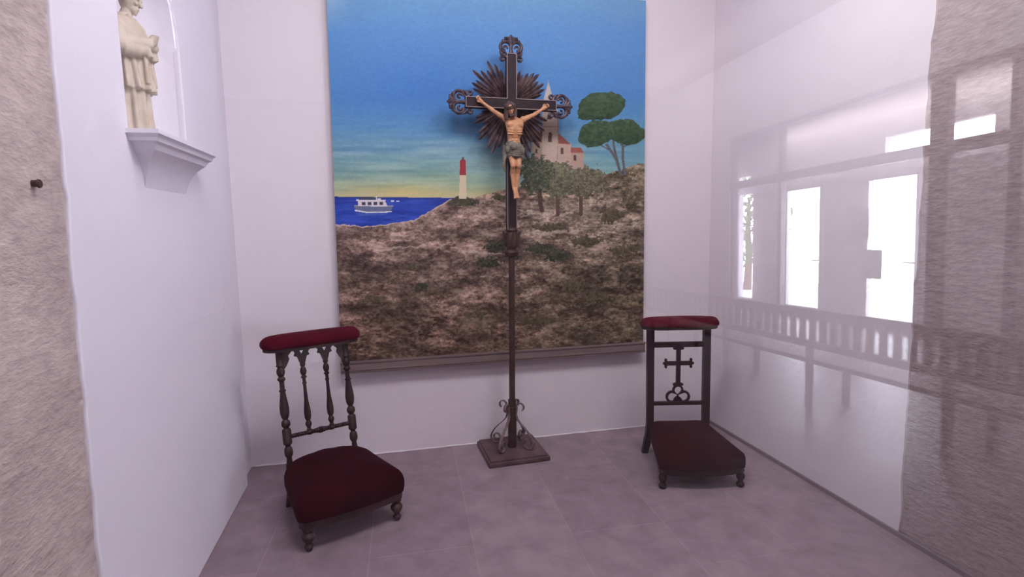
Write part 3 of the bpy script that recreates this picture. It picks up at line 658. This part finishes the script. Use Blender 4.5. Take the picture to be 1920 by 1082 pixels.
    # legs
    for hip, kn, an, cal in [((-.016, yb-.006, 1.955), (-.010, yb-.040, 1.862), (.000, yb-.012, 1.722), (-.007, yb-.012, 1.82)), ((.028, yb-.006, 1.955), (.026, yb-.036, 1.862), (.018, yb-.004, 1.718), (.025, yb-.008, 1.82))]:
        cp(hip, kn, .0255, .0165); ball(bm, Vector(kn)+Vector((0, -.003, 0)), (.0165, .0165, .018), 10); cp(kn, cal, .015, .0165); cp(cal, an, .0165, .0095)
    # feet, one over the other, toes down
    for hx, y0, s in ((.002, yb-.020, -1), (.014, yb-.008, 1)):
        cp((hx, y0, 1.722), (hx+.004, y0-.012, 1.690), .0105, .0125); cp((hx+.004, y0-.012, 1.692), (hx+.005, y0-.020, 1.676), .0125, .009)
        for q in range(5): cp((hx-.005+q*.005, y0-.020, 1.680), (hx-.006+q*.0055, y0-.026, 1.664+.0015*q), .0034, .003)
    body = remesh(bm, 0.0022, 2)
    bm = bmesh.new(); bm.from_mesh(body); bpy.data.meshes.remove(body)
    fig = part('crucified_figure', bm, M_skin, t, angle=80)
    # hair with beard
    bm = bmesh.new()
    for q in range(17):
        a0 = R_(25+ (q/16)*310 - 90 + 0) ; a0 = R_(-65 + q*(310/16)) + R_(0)
        an = R_(-90 + 52 + q*(256/16)); c_, s_ = math.cos(an), math.sin(an)
        L = .060 if c_ < 0 else .045
        p0 = hp(.008*c_, .008*s_+.004, .037); p1 = hp(.026*c_, .029*s_+.002, .022); p2 = hp(.029*c_, .032*s_+.004, -.005); p3 = p2 + Vector((.004*c_, .004*s_+.002, -L*.55)); p4 = p3 + Vector((.003*math.sin(q*2.1), -.004, -L*.35))
        tube(bm, [p0, p1, p2, p3, p4], [.008, .0095, .0095, .008, .003], 8)
    ball(bm, hp(0, .006, .014), (.026, .027, .026), 10, hr)
    for q in range(5): tube(bm, [hp((q-2)*.006, -.024, -.026), hp((q-2)*.0055, -.030, -.034), hp((q-2)*.002, -.026, -.046)], [.0045, .005, .002], 6)
    part('hair', bm, M_hair, fig)
    bm = bmesh.new()
    for w_ in range(3):
        tube(bm, [hp((.029+.003*math.sin(3*q+w_*2))*math.cos(q), (.033+.003*math.sin(3*q+w_*2))*math.sin(q), .017+.005*math.sin(2.5*q+w_*2.1)) for q in np.linspace(0, 2*PI, 30)], .0035, 6)
    for q in range(14):
        an = q*2*PI/14; tube(bm, [hp(.031*math.cos(an), .034*math.sin(an), .018), hp(.042*math.cos(an+.2), .044*math.sin(an+.2), .024)], [.0025, .0006], 5)
    part('crown_of_thorns', bm, M_hair, fig)
    # loincloth
    bm = bmesh.new(); rings = []
    for z, k, cx in [(2.005, .88, .004), (1.998, 1.0, .004), (1.985, 1.12, .005), (1.965, 1.2, .006), (1.945, 1.22, .007), (1.925, 1.18, .008), (1.912, 1.08, .008)]:
        rings.append([Vector((cx+.050*k*math.cos(q)*(1+.05*math.sin(9*q+z*140)), yb-.008+.035*k*math.sin(q)*(1+.06*math.sin(11*q+z*90)), z-.006*math.cos(q)+.004*math.sin(5*q))) for q in np.linspace(0, 2*PI, 48, endpoint=False)])
    skin_rings(bm, rings)
    for q in range(6): tube(bm, [(-.052+.004*q, yb-.03-.006*math.sin(q), 1.99-.011*q), (-.01, yb-.056, 1.972-.010*q), (.03, yb-.052, 1.975-.011*q), (.058, yb-.018, 1.99-.012*q)], [.005, .0065, .0065, .004], 7)
    ball(bm, (-.010, yb-.060, 1.972), (.021, .014, .018), 10); ball(bm, (.046, yb-.034, 1.955), (.020, .018, .028), 10); ball(bm, (-.040, yb-.030, 1.960), (.018, .016, .026), 10)
    for q in range(5): tube(bm, [(-.045-.003*q, yb-.02+.005*q, 1.985), (-.062+.003*q, yb-.018, 1.93), (-.060-.003*q+.002, yb-.014, 1.885-.006*q), (-.066+.004*q, yb-.012, 1.85-.008*q)], [.010, .010, .008, .002], 7)
    part('loincloth', bm, M_cloth, fig)
cross_stand()

# ------------------------------------------------------------------ chairs
def outline_round(fw_, bw_, y0, y1, bow=0.03, rback=0.10, rf=0.05, n=10, backbow=0.0):
    """seat outline: wide front (y0), narrower back (y1)"""
    P = []
    # front edge left->right, bowed forward
    for k in range(n+1):
        s = -1+2*k/n; P.append((s*(fw_-rf), y0-bow*(1-s*s)))
    for a in np.linspace(-80, -5, 6): P.append((fw_-rf+rf*math.cos(R_(a)), y0+rf+rf*math.sin(R_(a))))
    for k in range(1, 6): q = k/6; P.append((fw_+(bw_-fw_)*q, y0+rf+(y1-rback-y0-rf)*q))
    for a in np.linspace(5, 80, 7): P.append((bw_-rback+rback*math.cos(R_(a)), y1-rback+rback*math.sin(R_(a))))
    for k in range(n+1):
        s = 1-2*k/n; P.append((s*(bw_-rback), y1+backbow*(1-s*s)))
    for a in np.linspace(100, 175, 7): P.append((-bw_+rback+rback*math.cos(R_(a)), y1-rback+rback*math.sin(R_(a))))
    for k in range(1, 6): q = 1-k/6; P.append((-(fw_+(bw_-fw_)*q), y0+rf+(y1-rback-y0-rf)*q))
    for a in np.linspace(185, 260, 6): P.append((-fw_+rf+rf*math.cos(R_(a)), y0+rf+rf*math.sin(R_(a))))
    return P
def cushion(bm, P, levels, tilt=None, rect=False):
    cx = sum(p[0] for p in P)/len(P); cy = sum(p[1] for p in P)/len(P)
    rings = []
    for z, off in levels:    # off: inset in metres (neg = bulge) if |off|<1, else scale-1
        R = []
        for x, y in P:
            d = Vector((x-cx, y-cy)); L = d.length
            if rect: d = Vector((math.copysign(max(abs(d.x)-off, .0008+abs(d.x)*.05), d.x), math.copysign(max(abs(d.y)-off, .0005+abs(d.y)*.05), d.y)))
            else: d = d*(max(L-off, 0.004)/L)
            zz = z + (tilt(cx+d.x, cy+d.y) if tilt else 0); R.append(Vector((cx+d.x, cy+d.y, zz)))
        rings.append(R)
    skin_rings(bm, rings)

def chair_left():
    t = thing('prie_dieu', 'prayer kneeler with turned spindle back and broad maroon velvet seat, left of the crucifix', 'kneeler', (-0.209, -0.972, 0), R_(23.3))
    # turned front legs
    fprof = [(0, .010), (.03, .014), (.10, .018), (.16, .022), (.22, .016), (.27, .013), (.33, .021), (.42, .029), (.50, .031), (.57, .026), (.63, .017), (.67, .024), (.70, .026), (.74, .018), (.82, .027), (.90, .030), (1, .030)]
    for s in (-1, 1):
        bm = bmesh.new(); lathe(bm, fprof, (s*.222, 0.0, 0), (s*.222, 0.004, .150), 20); obj('leg', bm, M_wood, t)
    # rear posts, raked
    RK = lambda z: 0.455 + 0.15*max(0, (z-.25))**1.0 if z > .25 else 0.455 + (0.25-z)*0.12
    px_ = .178
    TOP = .86
    for s in (-1, 1):
        bm = bmesh.new()
        zb = .24
        UP = [(.24, .018), (.285, .013), (.292, .017), (.30, .021), (.315, .0225), (.335, .020), (.345, .013), (.352, .014), (.358, .022), (.366, .023), (.43, .023), (.437, .020), (.442, .013), (.447, .016), (.455, .022), (.465, .0235), (.478, .021), (.487, .013), (.492, .0135),
              (.50, .019), (.52, .0235), (.545, .0245), (.575, .0215), (.605, .017), (.635, .0135), (.638, .018), (.645, .018), (.648, .0125), (.69, .0125), (.695, .019), (.702, .021), (.709, .019), (.715, .0125), (.722, .017), (.735, .0215), (.748, .0215), (.760, .017), (.766, .013), (.77, .021), (.776, .021), (.78, .018), (.86, .018)]
        lathe(bm, [((z-.24)/(.86-.24), r) for z, r in UP], (s*px_, RK(zb), zb), (s*px_, RK(TOP), TOP), 20)
        obj('back_post', bm, M_wood, t)
        bm = bmesh.new(); tube(bm, [(s*px_, .455, .255), (s*px_, .457, .15), (s*(px_+.006), .475, .06), (s*(px_+.012), .50, 0.0)], [.021, .020, .018, .014], 14); obj('leg', bm, M_wood, t)
    # twisted stretcher
    bm = bmesh.new(); z0 = .395; pr = []
    for k in range(61):
        q = k/60; pr.append((q, .0095+.0035*math.sin(q*2*PI*13)**2*1.2 + .006*math.exp(-((q-.5)/.06)**2) + .004*math.exp(-((q-.32)/.03)**2) + .004*math.exp(-((q-.68)/.03)**2)))
    lathe(bm, pr, (-px_+.012, RK(z0), z0), (px_-.012, RK(z0), z0), 14); obj('stretcher', bm, M_wood, t)
    # spindles
    sprof = [(0, .009), (.02, .010), (.04, .014), (.055, .009), (.085, .013), (.10, .016), (.125, .017), (.15, .012), (.165, .010), (.18, .015), (.22, .018), (.28, .0185), (.36, .015), (.44, .011), (.56, .009), (.66, .0085), (.67, .012), (.685, .012), (.69, .009), (.74, .009), (.75, .015), (.77, .015), (.78, .009), (.80, .014), (.84, .018), (.88, .014), (.90, .009), (.92, .014), (.94, .015), (.95, .010), (1, .011)]
    for x in (-.062, .062):
        bm = bmesh.new(); lathe(bm, sprof, (x, RK(z0), z0), (x, RK(.79), .79), 16); obj('spindle', bm, M_wood, t)
    # arcade board: three pointed arches, trefoil piercings
    za, zt = .768, .858
    def pend(xc, w):     # pendant lobes between arches
        return [(xc+w, zt-.010), (xc+w*.72, zt-.028), (xc+w*.86, zt-.044), (xc+w*.52, zt-.050), (xc+.012, za), (xc-.012, za), (xc-w*.52, zt-.050), (xc-w*.86, zt-.044), (xc-w*.72, zt-.028), (xc-w, zt-.010)]
    ol = [(-px_-.014, zt+.01), (-px_-.014, za-.012), (-px_+.022, za-.012), (-px_+.034, za+.004), (-px_+.050, zt-.054), (-px_+.044, zt-.036), (-px_+.060, zt-.020), (-px_+.062, zt-.010)]
    ol += [(-.062-.057, zt-.004)] + pend(-.062, .048)[::-1] + [(0, zt-.002)] + pend(.062, .048)[::-1] + [(.062+.057, zt-.004)]
    ol += [(px_-.062, zt-.010), (px_-.060, zt-.020), (px_-.044, zt-.036), (px_-.050, zt-.054), (px_-.034, za+.004), (px_-.022, za-.012), (px_+.014, za-.012), (px_+.014, zt+.01)]
    holes = []
    for xc in (-.062, .062):
        h = []
        for q in range(36):
            a_ = 2*PI*q/36; r_ = .0052+.0062*abs(math.cos(1.5*(a_-PI/2+PI)))**1.0; h.append((xc+r_*math.cos(a_), zt-.024+r_*math.sin(a_)))
        holes.append(h)
    me = prism([ol]+holes, 0.016, 0.002)
    bm = bmesh.new(); add_mesh(bm, me, XZ)
    sl = (RK(.86)-RK(.76))/.10
    for v in bm.verts: v.co.y += RK(.76)+(v.co.z-.76)*sl
    obj('arcade_rail', bm, M_wood, t)
    # padded arm rest on top
    yc = RK(.87)+.0
    P = [(x, y+yc) for x, y in [(.26*math.copysign(abs(math.cos(a))**.55, math.cos(a)), .072*math.copysign(abs(math.sin(a))**.8, math.sin(a))) for a in np.linspace(0, 2*PI, 56, endpoint=False)]]
    bm = bmesh.new(); cushion(bm, P, [(.853, .012), (.855, .004), (.868, .004), (.870, .010)]); obj('rest_board', bm, M_wood, t)
    bm = bmesh.new(); cushion(bm, P, [(.869, .006), (.876, -.004), (.890, -.008), (.905, -.006), (.920, .003), (.930, .014), (.936, .028), (.939, .045), (.940, .066)], rect=True); obj('arm_pad', bm, M_velvet_pad, t)
    # seat: apron then cushion
    P = outline_round(.262, .228, -.030, .492, .018, .165, .045, backbow=.015)
    tl = lambda x, y: 0.03*(y-.2)
    bm = bmesh.new(); cushion(bm, P, [(.125, .016), (.125, .004), (.160, .003), (.162, .02)], tl); obj('seat_rail', bm, M_wood, t)
    bm = bmesh.new(); cushion(bm, P, [(.158, .006), (.162, -.004), (.188, -.010), (.218, -.010), (.243, -.002), (.262, .014), (.278, .045), (.291, .09), (.300, .14), (.304, .20), (.305, .40)], tl); obj('seat', bm, M_velvet, t)
    return t
chair_left()

def chair_right():
    t = thing('prie_dieu', 'prayer kneeler with a carved cross in its square back, by the right wall', 'kneeler', (1.692, -0.96, 0), R_(-12.2))
    fprof = [(0, .014), (.06, .021), (.16, .023), (.24, .016), (.32, .013), (.38, .018), (.50, .024), (.62, .022), (.72, .015), (.78, .021), (.86, .022), (.9, .018), (1, .024)]
    for s in (-1, 1):
        bm = bmesh.new(); lathe(bm, fprof, (s*.222, 0, 0), (s*.222, 0, .120), 20); obj('leg', bm, M_wood2, t)
    Y0 = .430; xc = -.006; px_ = .179; TOP = .842
    RK = lambda z: Y0 + .02*(z-.2)
    for s in (-1, 1):
        bm = bmesh.new()
        pts = [(xc+s*px_, RK(TOP), TOP), (xc+s*px_, RK(.5), .5), (xc+s*px_, RK(.22), .22)]
        tube(bm, pts, 1.0, section=(.0215, .018), up=(1, 0, 0)); obj('back_post', bm, M_wood2, t, smooth=False)
        bm = bmesh.new(); tube(bm, [(xc+s*px_, Y0, .225), (xc+s*(px_+.003), Y0+.006, .16), (xc+s*(px_+.010), Y0+.030, .08), (xc+s*(px_+.016), Y0+.066, 0)], [1, 1, .95, .85], section=(.0215, .018), up=(1, 0, 0)); obj('leg', bm, M_wood2, t, smooth=False)
    for zc, h in ((.733, .017), (.352, .012)):
        bm = bmesh.new(); box(bm, (xc-px_+.018, RK(zc)-.012, zc-h), (xc+px_-.018, RK(zc)+.012, zc+h), None, .003); obj('rail', bm, M_wood2, t, smooth=False)
    # fretwork: cross over a trefoil loop
    z1, z0 = .720, .362; ya = RK(.55)
    zc = .612; w = .0135
    cr = [(xc+w, .478), (xc+w, zc-w), (xc+.072, zc-w), (xc+.074, zc-.030), (xc+.084, zc-.032), (xc+.088, zc-.022), (xc+.086, zc-.010), (xc+.098, zc-.006), (xc+.098, zc+.006), (xc+.086, zc+.010), (xc+.088, zc+.022), (xc+.084, zc+.032), (xc+.074, zc+.030), (xc+.072, zc+w),
          (xc+w, zc+w), (xc+w, .700), (xc+.032, .702), (xc+.034, .714), (xc+.022, .722)]
    full = cr + [(2*xc-x, z) for x, z in cr[::-1]]
    bm = bmesh.new(); add_mesh(bm, prism([full], .018, .002), Matrix.Translation((0, ya, 0)) @ XZ)
    def tref(k, dz=0):
        pts = []
        for q in range(72):
            a_ = 2*PI*q/72
            # three overlapping discs envelope
            best = 0
            for (cx, cz, rr_) in ((-.037, .393, .040), (.037, .393, .040), (0, .437, .034)):
                ox, oz = cx, cz-.405; dx, dz_ = math.cos(a_), math.sin(a_)
                b_ = ox*dx+oz*dz_; disc = b_*b_-(ox*ox+oz*oz-(rr_*k)**2)
                if disc >= 0: best = max(best, b_+math.sqrt(disc))
            pts.append((xc+best*math.cos(a_), .405+best*math.sin(a_)))
        return pts
    add_mesh(bm, prism([tref(1.02), tref(.66)], .018, .002), Matrix.Translation((0, ya, 0)) @ XZ)
    add_mesh(bm, prism([[(xc-.028, .352), (xc+.028, .352), (xc+.026, .376), (xc+.018, .388), (xc+.006, .396), (xc, .412), (xc-.006, .396), (xc-.018, .388), (xc-.026, .376)]], .018, .002), Matrix.Translation((0, ya, 0)) @ XZ)
    add_mesh(bm, prism([[(xc-.03, .466), (xc+.03, .466), (xc+.034, .478), (xc+.018, .486), (xc-.018, .486), (xc-.034, .478)]], .018, .002), Matrix.Translation((0, ya, 0)) @ XZ)
    obj('carved_cross', bm, M_wood2, t)
    yc = RK(.86)-.012
    P = [(xc+.244*math.copysign(abs(math.cos(a))**.6, math.cos(a)), yc+.078*math.copysign(abs(math.sin(a))**.85, math.sin(a))) for a in np.linspace(0, 2*PI, 56, endpoint=False)]
    bm = bmesh.new(); cushion(bm, P, [(.838, .02), (.840, .006), (.852, .004), (.854, .012)]); obj('rest_board', bm, M_wood2, t)
    bm = bmesh.new(); cushion(bm, P, [(.853, .008), (.860, -.002), (.873, -.004), (.886, .000), (.898, .007), (.906, .018), (.911, .034), (.913, .050), (.914, .072)], rect=True); obj('arm_pad', bm, M_velvet_pad, t)
    P = outline_round(.242, .185, -.028, .468, .028, .05, .030, backbow=.0)
    tl = lambda x, y: 0.055*(y-.1) + .008*0
    bm = bmesh.new(); cushion(bm, P, [(.094, .018), (.094, .004), (.126, .003), (.128, .02)], tl); obj('seat_rail', bm, M_wood2, t)
    bm = bmesh.new(); cushion(bm, P, [(.124, .006), (.128, -.003), (.150, -.006), (.185, -.004), (.200, .004), (.212, .025), (.221, .06), (.228, .11), (.233, .16), (.235, .4)], tl); obj('seat', bm, M_velvet, t)
chair_right()

# ------------------------------------------------------------------ statue in the niche
def statue():
    t = thing('saint_statue', 'small cream stone statue of a robed man praying in the wall niche', 'statue', (-0.955, -1.12, 1.853))
    # faces +x; local f = +x (front), w = y
    bm = bmesh.new(); rings = []
    for z, cf, hf, hw_, fold in [(.012, .0, .070, .078, .10), (.05, .0, .064, .074, .11), (.10, .0, .060, .070, .11), (.118, .0, .060, .070, .10), (.19, .0, .058, .068, .08)]:
        rings.append([Vector((cf+hf*math.cos(a)*(1+fold*math.sin(11*a)), hw_*math.sin(a)*(1+fold*math.sin(11*a)), z)) for a in np.linspace(0, 2*PI, 88, endpoint=False)])
    skin_rings(bm, rings)
    rings = []
    for z, cf, hf, hw_, fold in [(.178, .004, .072, .081, .13), (.183, .004, .076, .085, .14), (.195, .004, .073, .082, .13), (.22, .002, .068, .078, .11), (.27, .0, .062, .074, .08), (.31, .0, .060, .074, .05), (.35, .002, .062, .078, .03), (.385, .0, .060, .080, .02), (.412, -.004, .052, .072, .01), (.430, -.006, .036, .048, 0), (.445, -.004, .024, .028, 0)]:
        rings.append([Vector((cf+hf*math.cos(a)*(1+fold*math.sin(13*a)), hw_*math.sin(a)*(1+fold*math.sin(13*a)), z)) for a in np.linspace(0, 2*PI, 104, endpoint=False)])
    skin_rings(bm, rings)
    for s in (-1, 1):
        sh = Vector((0, s*.070, .392)); el = Vector((.006, s*.088, .322)); wr = Vector((.080, s*.022, .340)); hd = Vector((.092, s*.009, .362))
        capsule(bm, sh, el, .030, .031); capsule(bm, el, wr, .031, .022); capsule(bm, wr, hd, .013, .013)
        # open hanging sleeve
        tube(bm, [el+Vector((.01, 0, -.01)), (el+wr)/2+Vector((.005, 0, -.022)), wr+Vector((-.008, 0, -.022)), wr+Vector((.006, s*.004, -.050))], [.026, .028, .026, .012], 14)
        for q in range(4):
            b0 = Vector((.096-.004*q+.006, s*.008, .370-.009*q)); b1 = b0+Vector((.007, -s*.010, .003)); b2 = b1+Vector((-.008, -s*.012, .000))
            capsule(bm, b0, b1, .0058, .0052, 8); capsule(bm, b1, b2, .0052, .0045, 8)
        capsule(bm, (.088, s*.008, .366), (.090, s*.002, .376), .006, .005, 8)
        # lapel / stole
        tube(bm, [(.020, s*.030, .438), (.050, s*.026, .40), (.066, s*.024, .34), (.070, s*.03, .26), (.074, s*.034, .20)], [.007, .009, .009, .009, .010], 8)
    # head, bowed forward
    capsule(bm, (-.002, 0, .430), (.012, 0, .462), .023, .021)
    hr = Matrix.Rotation(R_(20), 3, 'Y'); H = Vector((.022, 0, .496)); hp = lambda x, y, z: H + hr @ Vector((x, y, z))
    ball(bm, H, (.037, .031, .044), 14, hr); ball(bm, hp(.014, 0, -.026), (.024, .021, .018), 10, hr)
    capsule(bm, hp(.036, 0, .006), hp(.045, 0, -.009), .0045, .0058, 8)
    for s in (-1, 1):
        ball(bm, hp(.033, s*.013, .010), (.005, .009, .0035), 8, hr); ball(bm, hp(.030, s*.014, -.006), (.007, .009, .008), 8, hr); ball(bm, hp(-.001, s*.031, -.003), (.009, .004, .012), 8, hr)
    ball(bm, hp(.036, 0, -.021), (.005, .010, .0028), 8, hr); ball(bm, hp(.035, 0, -.028), (.005, .008, .0028), 8, hr); ball(bm, hp(.030, 0, -.039), (.008, .009, .007), 8, hr)
    [setattr(v, 'co', Vector((v.co.x, v.co.y, v.co.z*1.09))) for v in bm.verts]; me = remesh(bm, 0.0032, 2); obj('robed_body', me, M_statue, t, angle=80)
    bm = bmesh.new()
    rnd = random.Random(5)
    for q in range(70):
        a = rnd.uniform(R_(50), R_(310)); e = rnd.uniform(R_(-10), R_(88))
        p = (.032*math.cos(a)*math.cos(e)-.004, .030*math.sin(a)*math.cos(e), .010+.034*math.sin(e))
        if q % 3 == 0: p = (.030*math.cos(q), .027*math.sin(q)*.9, .040)
        ball(bm, hp(*p), (.0075, .007, .0075), 6)
    [setattr(v, 'co', Vector((v.co.x, v.co.y, v.co.z*1.09))) for v in bm.verts]; me = remesh(bm, 0.003, 1); obj('hair', me, M_statue, t, angle=80)
    bm = bmesh.new(); box(bm, (-.085, -.085, 0), (.085, .085, .016), None, .004); obj('plinth', bm, M_statue, t)
statue()

# ------------------------------------------------------------------ the entrance hall behind the camera (seen mirrored in the glass)
YF = -17.0; HZ = 5.37; HX0 = -4.2; XP = 7.5; XO = 8.0
def slab_with_holes(axis_x, thick, y0, y1, z0, z1, holes):
    """vertical wall in the yz plane at x = axis_x with rectangular openings"""
    me = prism([[(y0, z0), (y1, z0), (y1, z1), (y0, z1)]] + [[(a, c), (b, c), (b, d), (a, d)] for a, b, c, d in holes], thick, 0)
    bm = bmesh.new(); add_mesh(bm, me, Matrix(((0, 0, 1, axis_x), (1, 0, 0, 0), (0, 1, 0, 0), (0, 0, 0, 1)))); return bm
# exterior wall with door and window openings
holes = [(-11.40, -10.36, 0.04, 2.52), (-9.42, -8.46, 0.04, 2.46), (-8.13, -7.98, 0.05, 2.40), (-9.10, -7.44, 2.78, 3.08), (-12.92, -12.42, 0.15, 2.50), (-12.92, -12.5, 2.68, 2.9)]
struct('wall_hall_outer', slab_with_holes(XO+0.06, 0.12, YF, -2.75, 0, HZ, holes), M_hallwall, smooth=False)
struct('wall_hall_end', (lambda b: (box(b, (HX0-0.2, YF-0.2, 0), (XO+0.1, YF, HZ)), b)[1])(bmesh.new()), M_hallstone, smooth=False)
struct('wall_hall_side', (lambda b: (box(b, (HX0-0.2, YF, 0), (HX0, -2.75, HZ)), b)[1])(bmesh.new()), M_hallstone, smooth=False)
bm = bmesh.new(); box(bm, (HX0, -2.95, 0), (XL-0.002, -2.76, HZ)); box(bm, (XR+0.002, -2.95, 0), (XO, -2.76, HZ)); box(bm, (XL-0.002, -2.95, ZC), (XR+0.002, -2.76, HZ))
struct('wall_hall_front', bm, M_hallstone, smooth=False)
bm = bmesh.new(); box(bm, (HX0-0.2, YF-0.2, HZ), (XO+0.2, -2.76, HZ+0.2)); struct('ceiling_hall', bm, M_hallceil, smooth=False)
# header wall over the glazed partition
bm = bmesh.new(); box(bm, (XP, YF, 3.70), (XP+0.12, -2.95, HZ)); box(bm, (XP, YF, 0), (XP+0.12, -12.55, 3.70)); struct('wall_hall_header', bm, M_hallwall, smooth=False)
# partition: posts, transom, curb
pt = thing('glazed_partition', 'grey framed glazed partition with tall doors along the hall side, reflected in the glass', 'partition', (XP+0.03, -9.3, 0))
Lc = lambda y: y+9.3
bm = bmesh.new(); box(bm, (-0.04, Lc(-12.55), 3.64), (0.06, Lc(-3.0), 3.72)); obj('top_rail', bm, M_frame, pt, smooth=False)
bm = bmesh.new(); box(bm, (-0.04, Lc(-12.55), 2.58), (0.06, Lc(-3.0), 2.74)); obj('transom', bm, M_frame, pt, smooth=False)
bm = bmesh.new(); box(bm, (-0.04, Lc(-12.55), 0.0), (0.06, Lc(-3.0), 0.10)); obj('sill_rail', bm, M_frame, pt, smooth=False)
for y, w in ((-12.45, .05), (-10.93, .045), (-7.78, .13), (-6.85, .04), (-3.1, .06)):
    bm = bmesh.new(); box(bm, (-0.045, Lc(y-w), 0.10), (0.065, Lc(y+w), 3.64)); obj('post', bm, M_frame, pt, smooth=False)
bm = bmesh.new(); box(bm, (-0.01, Lc(-7.65), 0.1), (0.03, Lc(-6.9), 2.50)); dp = obj('door_panel', bm, mat('door_panel_paint', (0.78, 0.76, 0.78), 0.6), pt, smooth=False); dp['label'] = 'plain grey closed door leaf'
bm = bmesh.new()
for a, b, c, d in [(-12.4, -10.98, 2.74, 3.64), (-10.88, -7.91, 2.74, 3.64), (-7.65, -3.2, 2.74, 3.64), (-12.4, -10.98, .1, 2.58)]: box(bm, (0.005, Lc(a), c), (0.011, Lc(b), d))
obj('panes', bm, M_glass, pt, smooth=False)
# door leaves set in the outer wall openings
def door_leaf(n, y0, y1, z0, z1, w, m, handle=True):
    bm = bmesh.new()
    for lo, hi in (((y0, z0), (y0+w, z1)), ((y1-w, z0), (y1, z1)), ((y0+w, z0), (y1-w, z0+w)), ((y0+w, z1-w), (y1-w, z1))): box(bm, (XO-0.03, lo[0], lo[1]), (XO+0.03, hi[0], hi[1]))
    o = struct('door_%d' % n, bm, m, smooth=False)
    if handle:
        bm = bmesh.new(); tube(bm, [(XO-.03, y1-w*.5, 1.05), (XO-.09, y1-w*.5, 1.05), (XO-.09, y1-w*.5-.16, 1.05)], .012, 8); obj('door_handle', bm, M_lampbody, o)
    return o
door_leaf(1, -11.40, -10.36, 0.04, 2.52, 0.09, M_whiteframe); door_leaf(2, -9.42, -8.46, 0.04, 2.46, 0.05, M_whiteframe)
# notices on the glass of the partition
for y0, y1, z0, z1, lb in ((-9.30, -8.92, 1.42, 1.93, 'pale paper notice taped beside the glass door, the higher one'), (-9.06, -8.66, 0.80, 1.26, 'grey-green paper notice taped low on the glass door')):
    bm = bmesh.new(); box(bm, (XP+0.024, y0, z0), (XP+0.028, y1, z1)); o = obj('paper_notice', bm, M_paper, smooth=False); tag(o, lb, 'notice')
# slatted benches
def bench(y0, y1):
    t = thing('slatted_bench', 'long brown wooden bench with slatted back, reflected low in the glass', 'bench', (3.5, (y0+y1)/2, 0))
    h = (y1-y0)/2
    for z0_, z1_, nm in ((.815, .865, 'top_rail'), (.535, .595, 'middle_rail')):
        bm = bmesh.new(); box(bm, (-.02, -h, z0_), (.02, h, z1_), None, .004); obj(nm, bm, M_bench, t, smooth=False)
    bm = bmesh.new(); n_ = int((y1-y0)/.115)
    for k in range(n_+1):
        y = -h+.02+(2*h-.04)*k/n_; box(bm, (-.010, y-.030, .59), (.010, y+.030, .82))
    obj('back_slats', bm, M_bench, t, smooth=False)
    bm = bmesh.new(); box(bm, (-.02, -h, .40), (.44, h, .44), None, .006); obj('seat', bm, M_bench, t, smooth=False)
    for y in np.arange(-h+.05, h, 1.2):
        for x in (0, .38):
            bm = bmesh.new(); box(bm, (x-.02, y-.025, 0), (x+.02, y+.025, .40 if x else .54)); obj('leg', bm, M_bench, t, smooth=False)
bench(-9.2, -3.9)
# ground outside
bm = bmesh.new(); box(bm, (XO+0.12, YF, -0.2), (20, -2, -0.02)); struct('ground', bm, mat('pale_paving', (0.8, 0.78, 0.75), 0.9), smooth=False)
rnd = random.Random(2)
tr = thing('garden_tree', 'leafy green tree outside, seen through the hall side window in the glass reflection', 'tree', (10.6, -16.2, -0.02))
bm = bmesh.new(); tube(bm, [(0, 0, 0), (0.04, 0.03, 0.9), (-0.02, 0.05, 1.8), (0.05, 0, 2.7)], [0.13, 0.10, 0.08, 0.04], 10)
for k in range(9):
    a = k*2.4; z = 1.1+0.2*k; tube(bm, [(0, 0.02, z), (0.5*math.cos(a), 0.5*math.sin(a), z+0.35), (0.95*math.cos(a), 0.95*math.sin(a), z+0.5)], [0.04, 0.025, 0.01], 6)
obj('trunk', bm, mat('bark', (0.10, 0.07, 0.05), 0.9), tr)
bm = bmesh.new()
for k in range(1500):
    a = rnd.uniform(0, 2*PI); e = rnd.uniform(-1, 1); r_ = rnd.uniform(0.35, 1.0)**0.5
    c = Vector((1.2*r_*math.cos(a)*math.sqrt(1-e*e), 1.2*r_*math.sin(a)*math.sqrt(1-e*e), 2.2+1.5*r_*e))
    u1 = Vector((rnd.gauss(0, 1), rnd.gauss(0, 1), rnd.gauss(0, 1))).normalized(); v1 = u1.orthogonal().normalized()
    bm.faces.new([bm.verts.new(c+u1*0.09), bm.verts.new(c+v1*0.04), bm.verts.new(c-u1*0.09), bm.verts.new(c-v1*0.04)])
obj('foliage', bm, mat('leaf_green', (0.08, 0.14, 0.05), 0.7), tr, smooth=False)

# little iron stub in the left stone jamb
bm = bmesh.new(); lathe(bm, [(0, .009), (.012, .009), (.016, .012), (.020, .010)], (XL-.002, -1.99, 1.625), (XL+1, -1.99, 1.625), 10, unit=False)
tag(obj('iron_stub', bm, M_pole), 'tiny dark iron stub sticking out of the left stone jamb', 'nail')
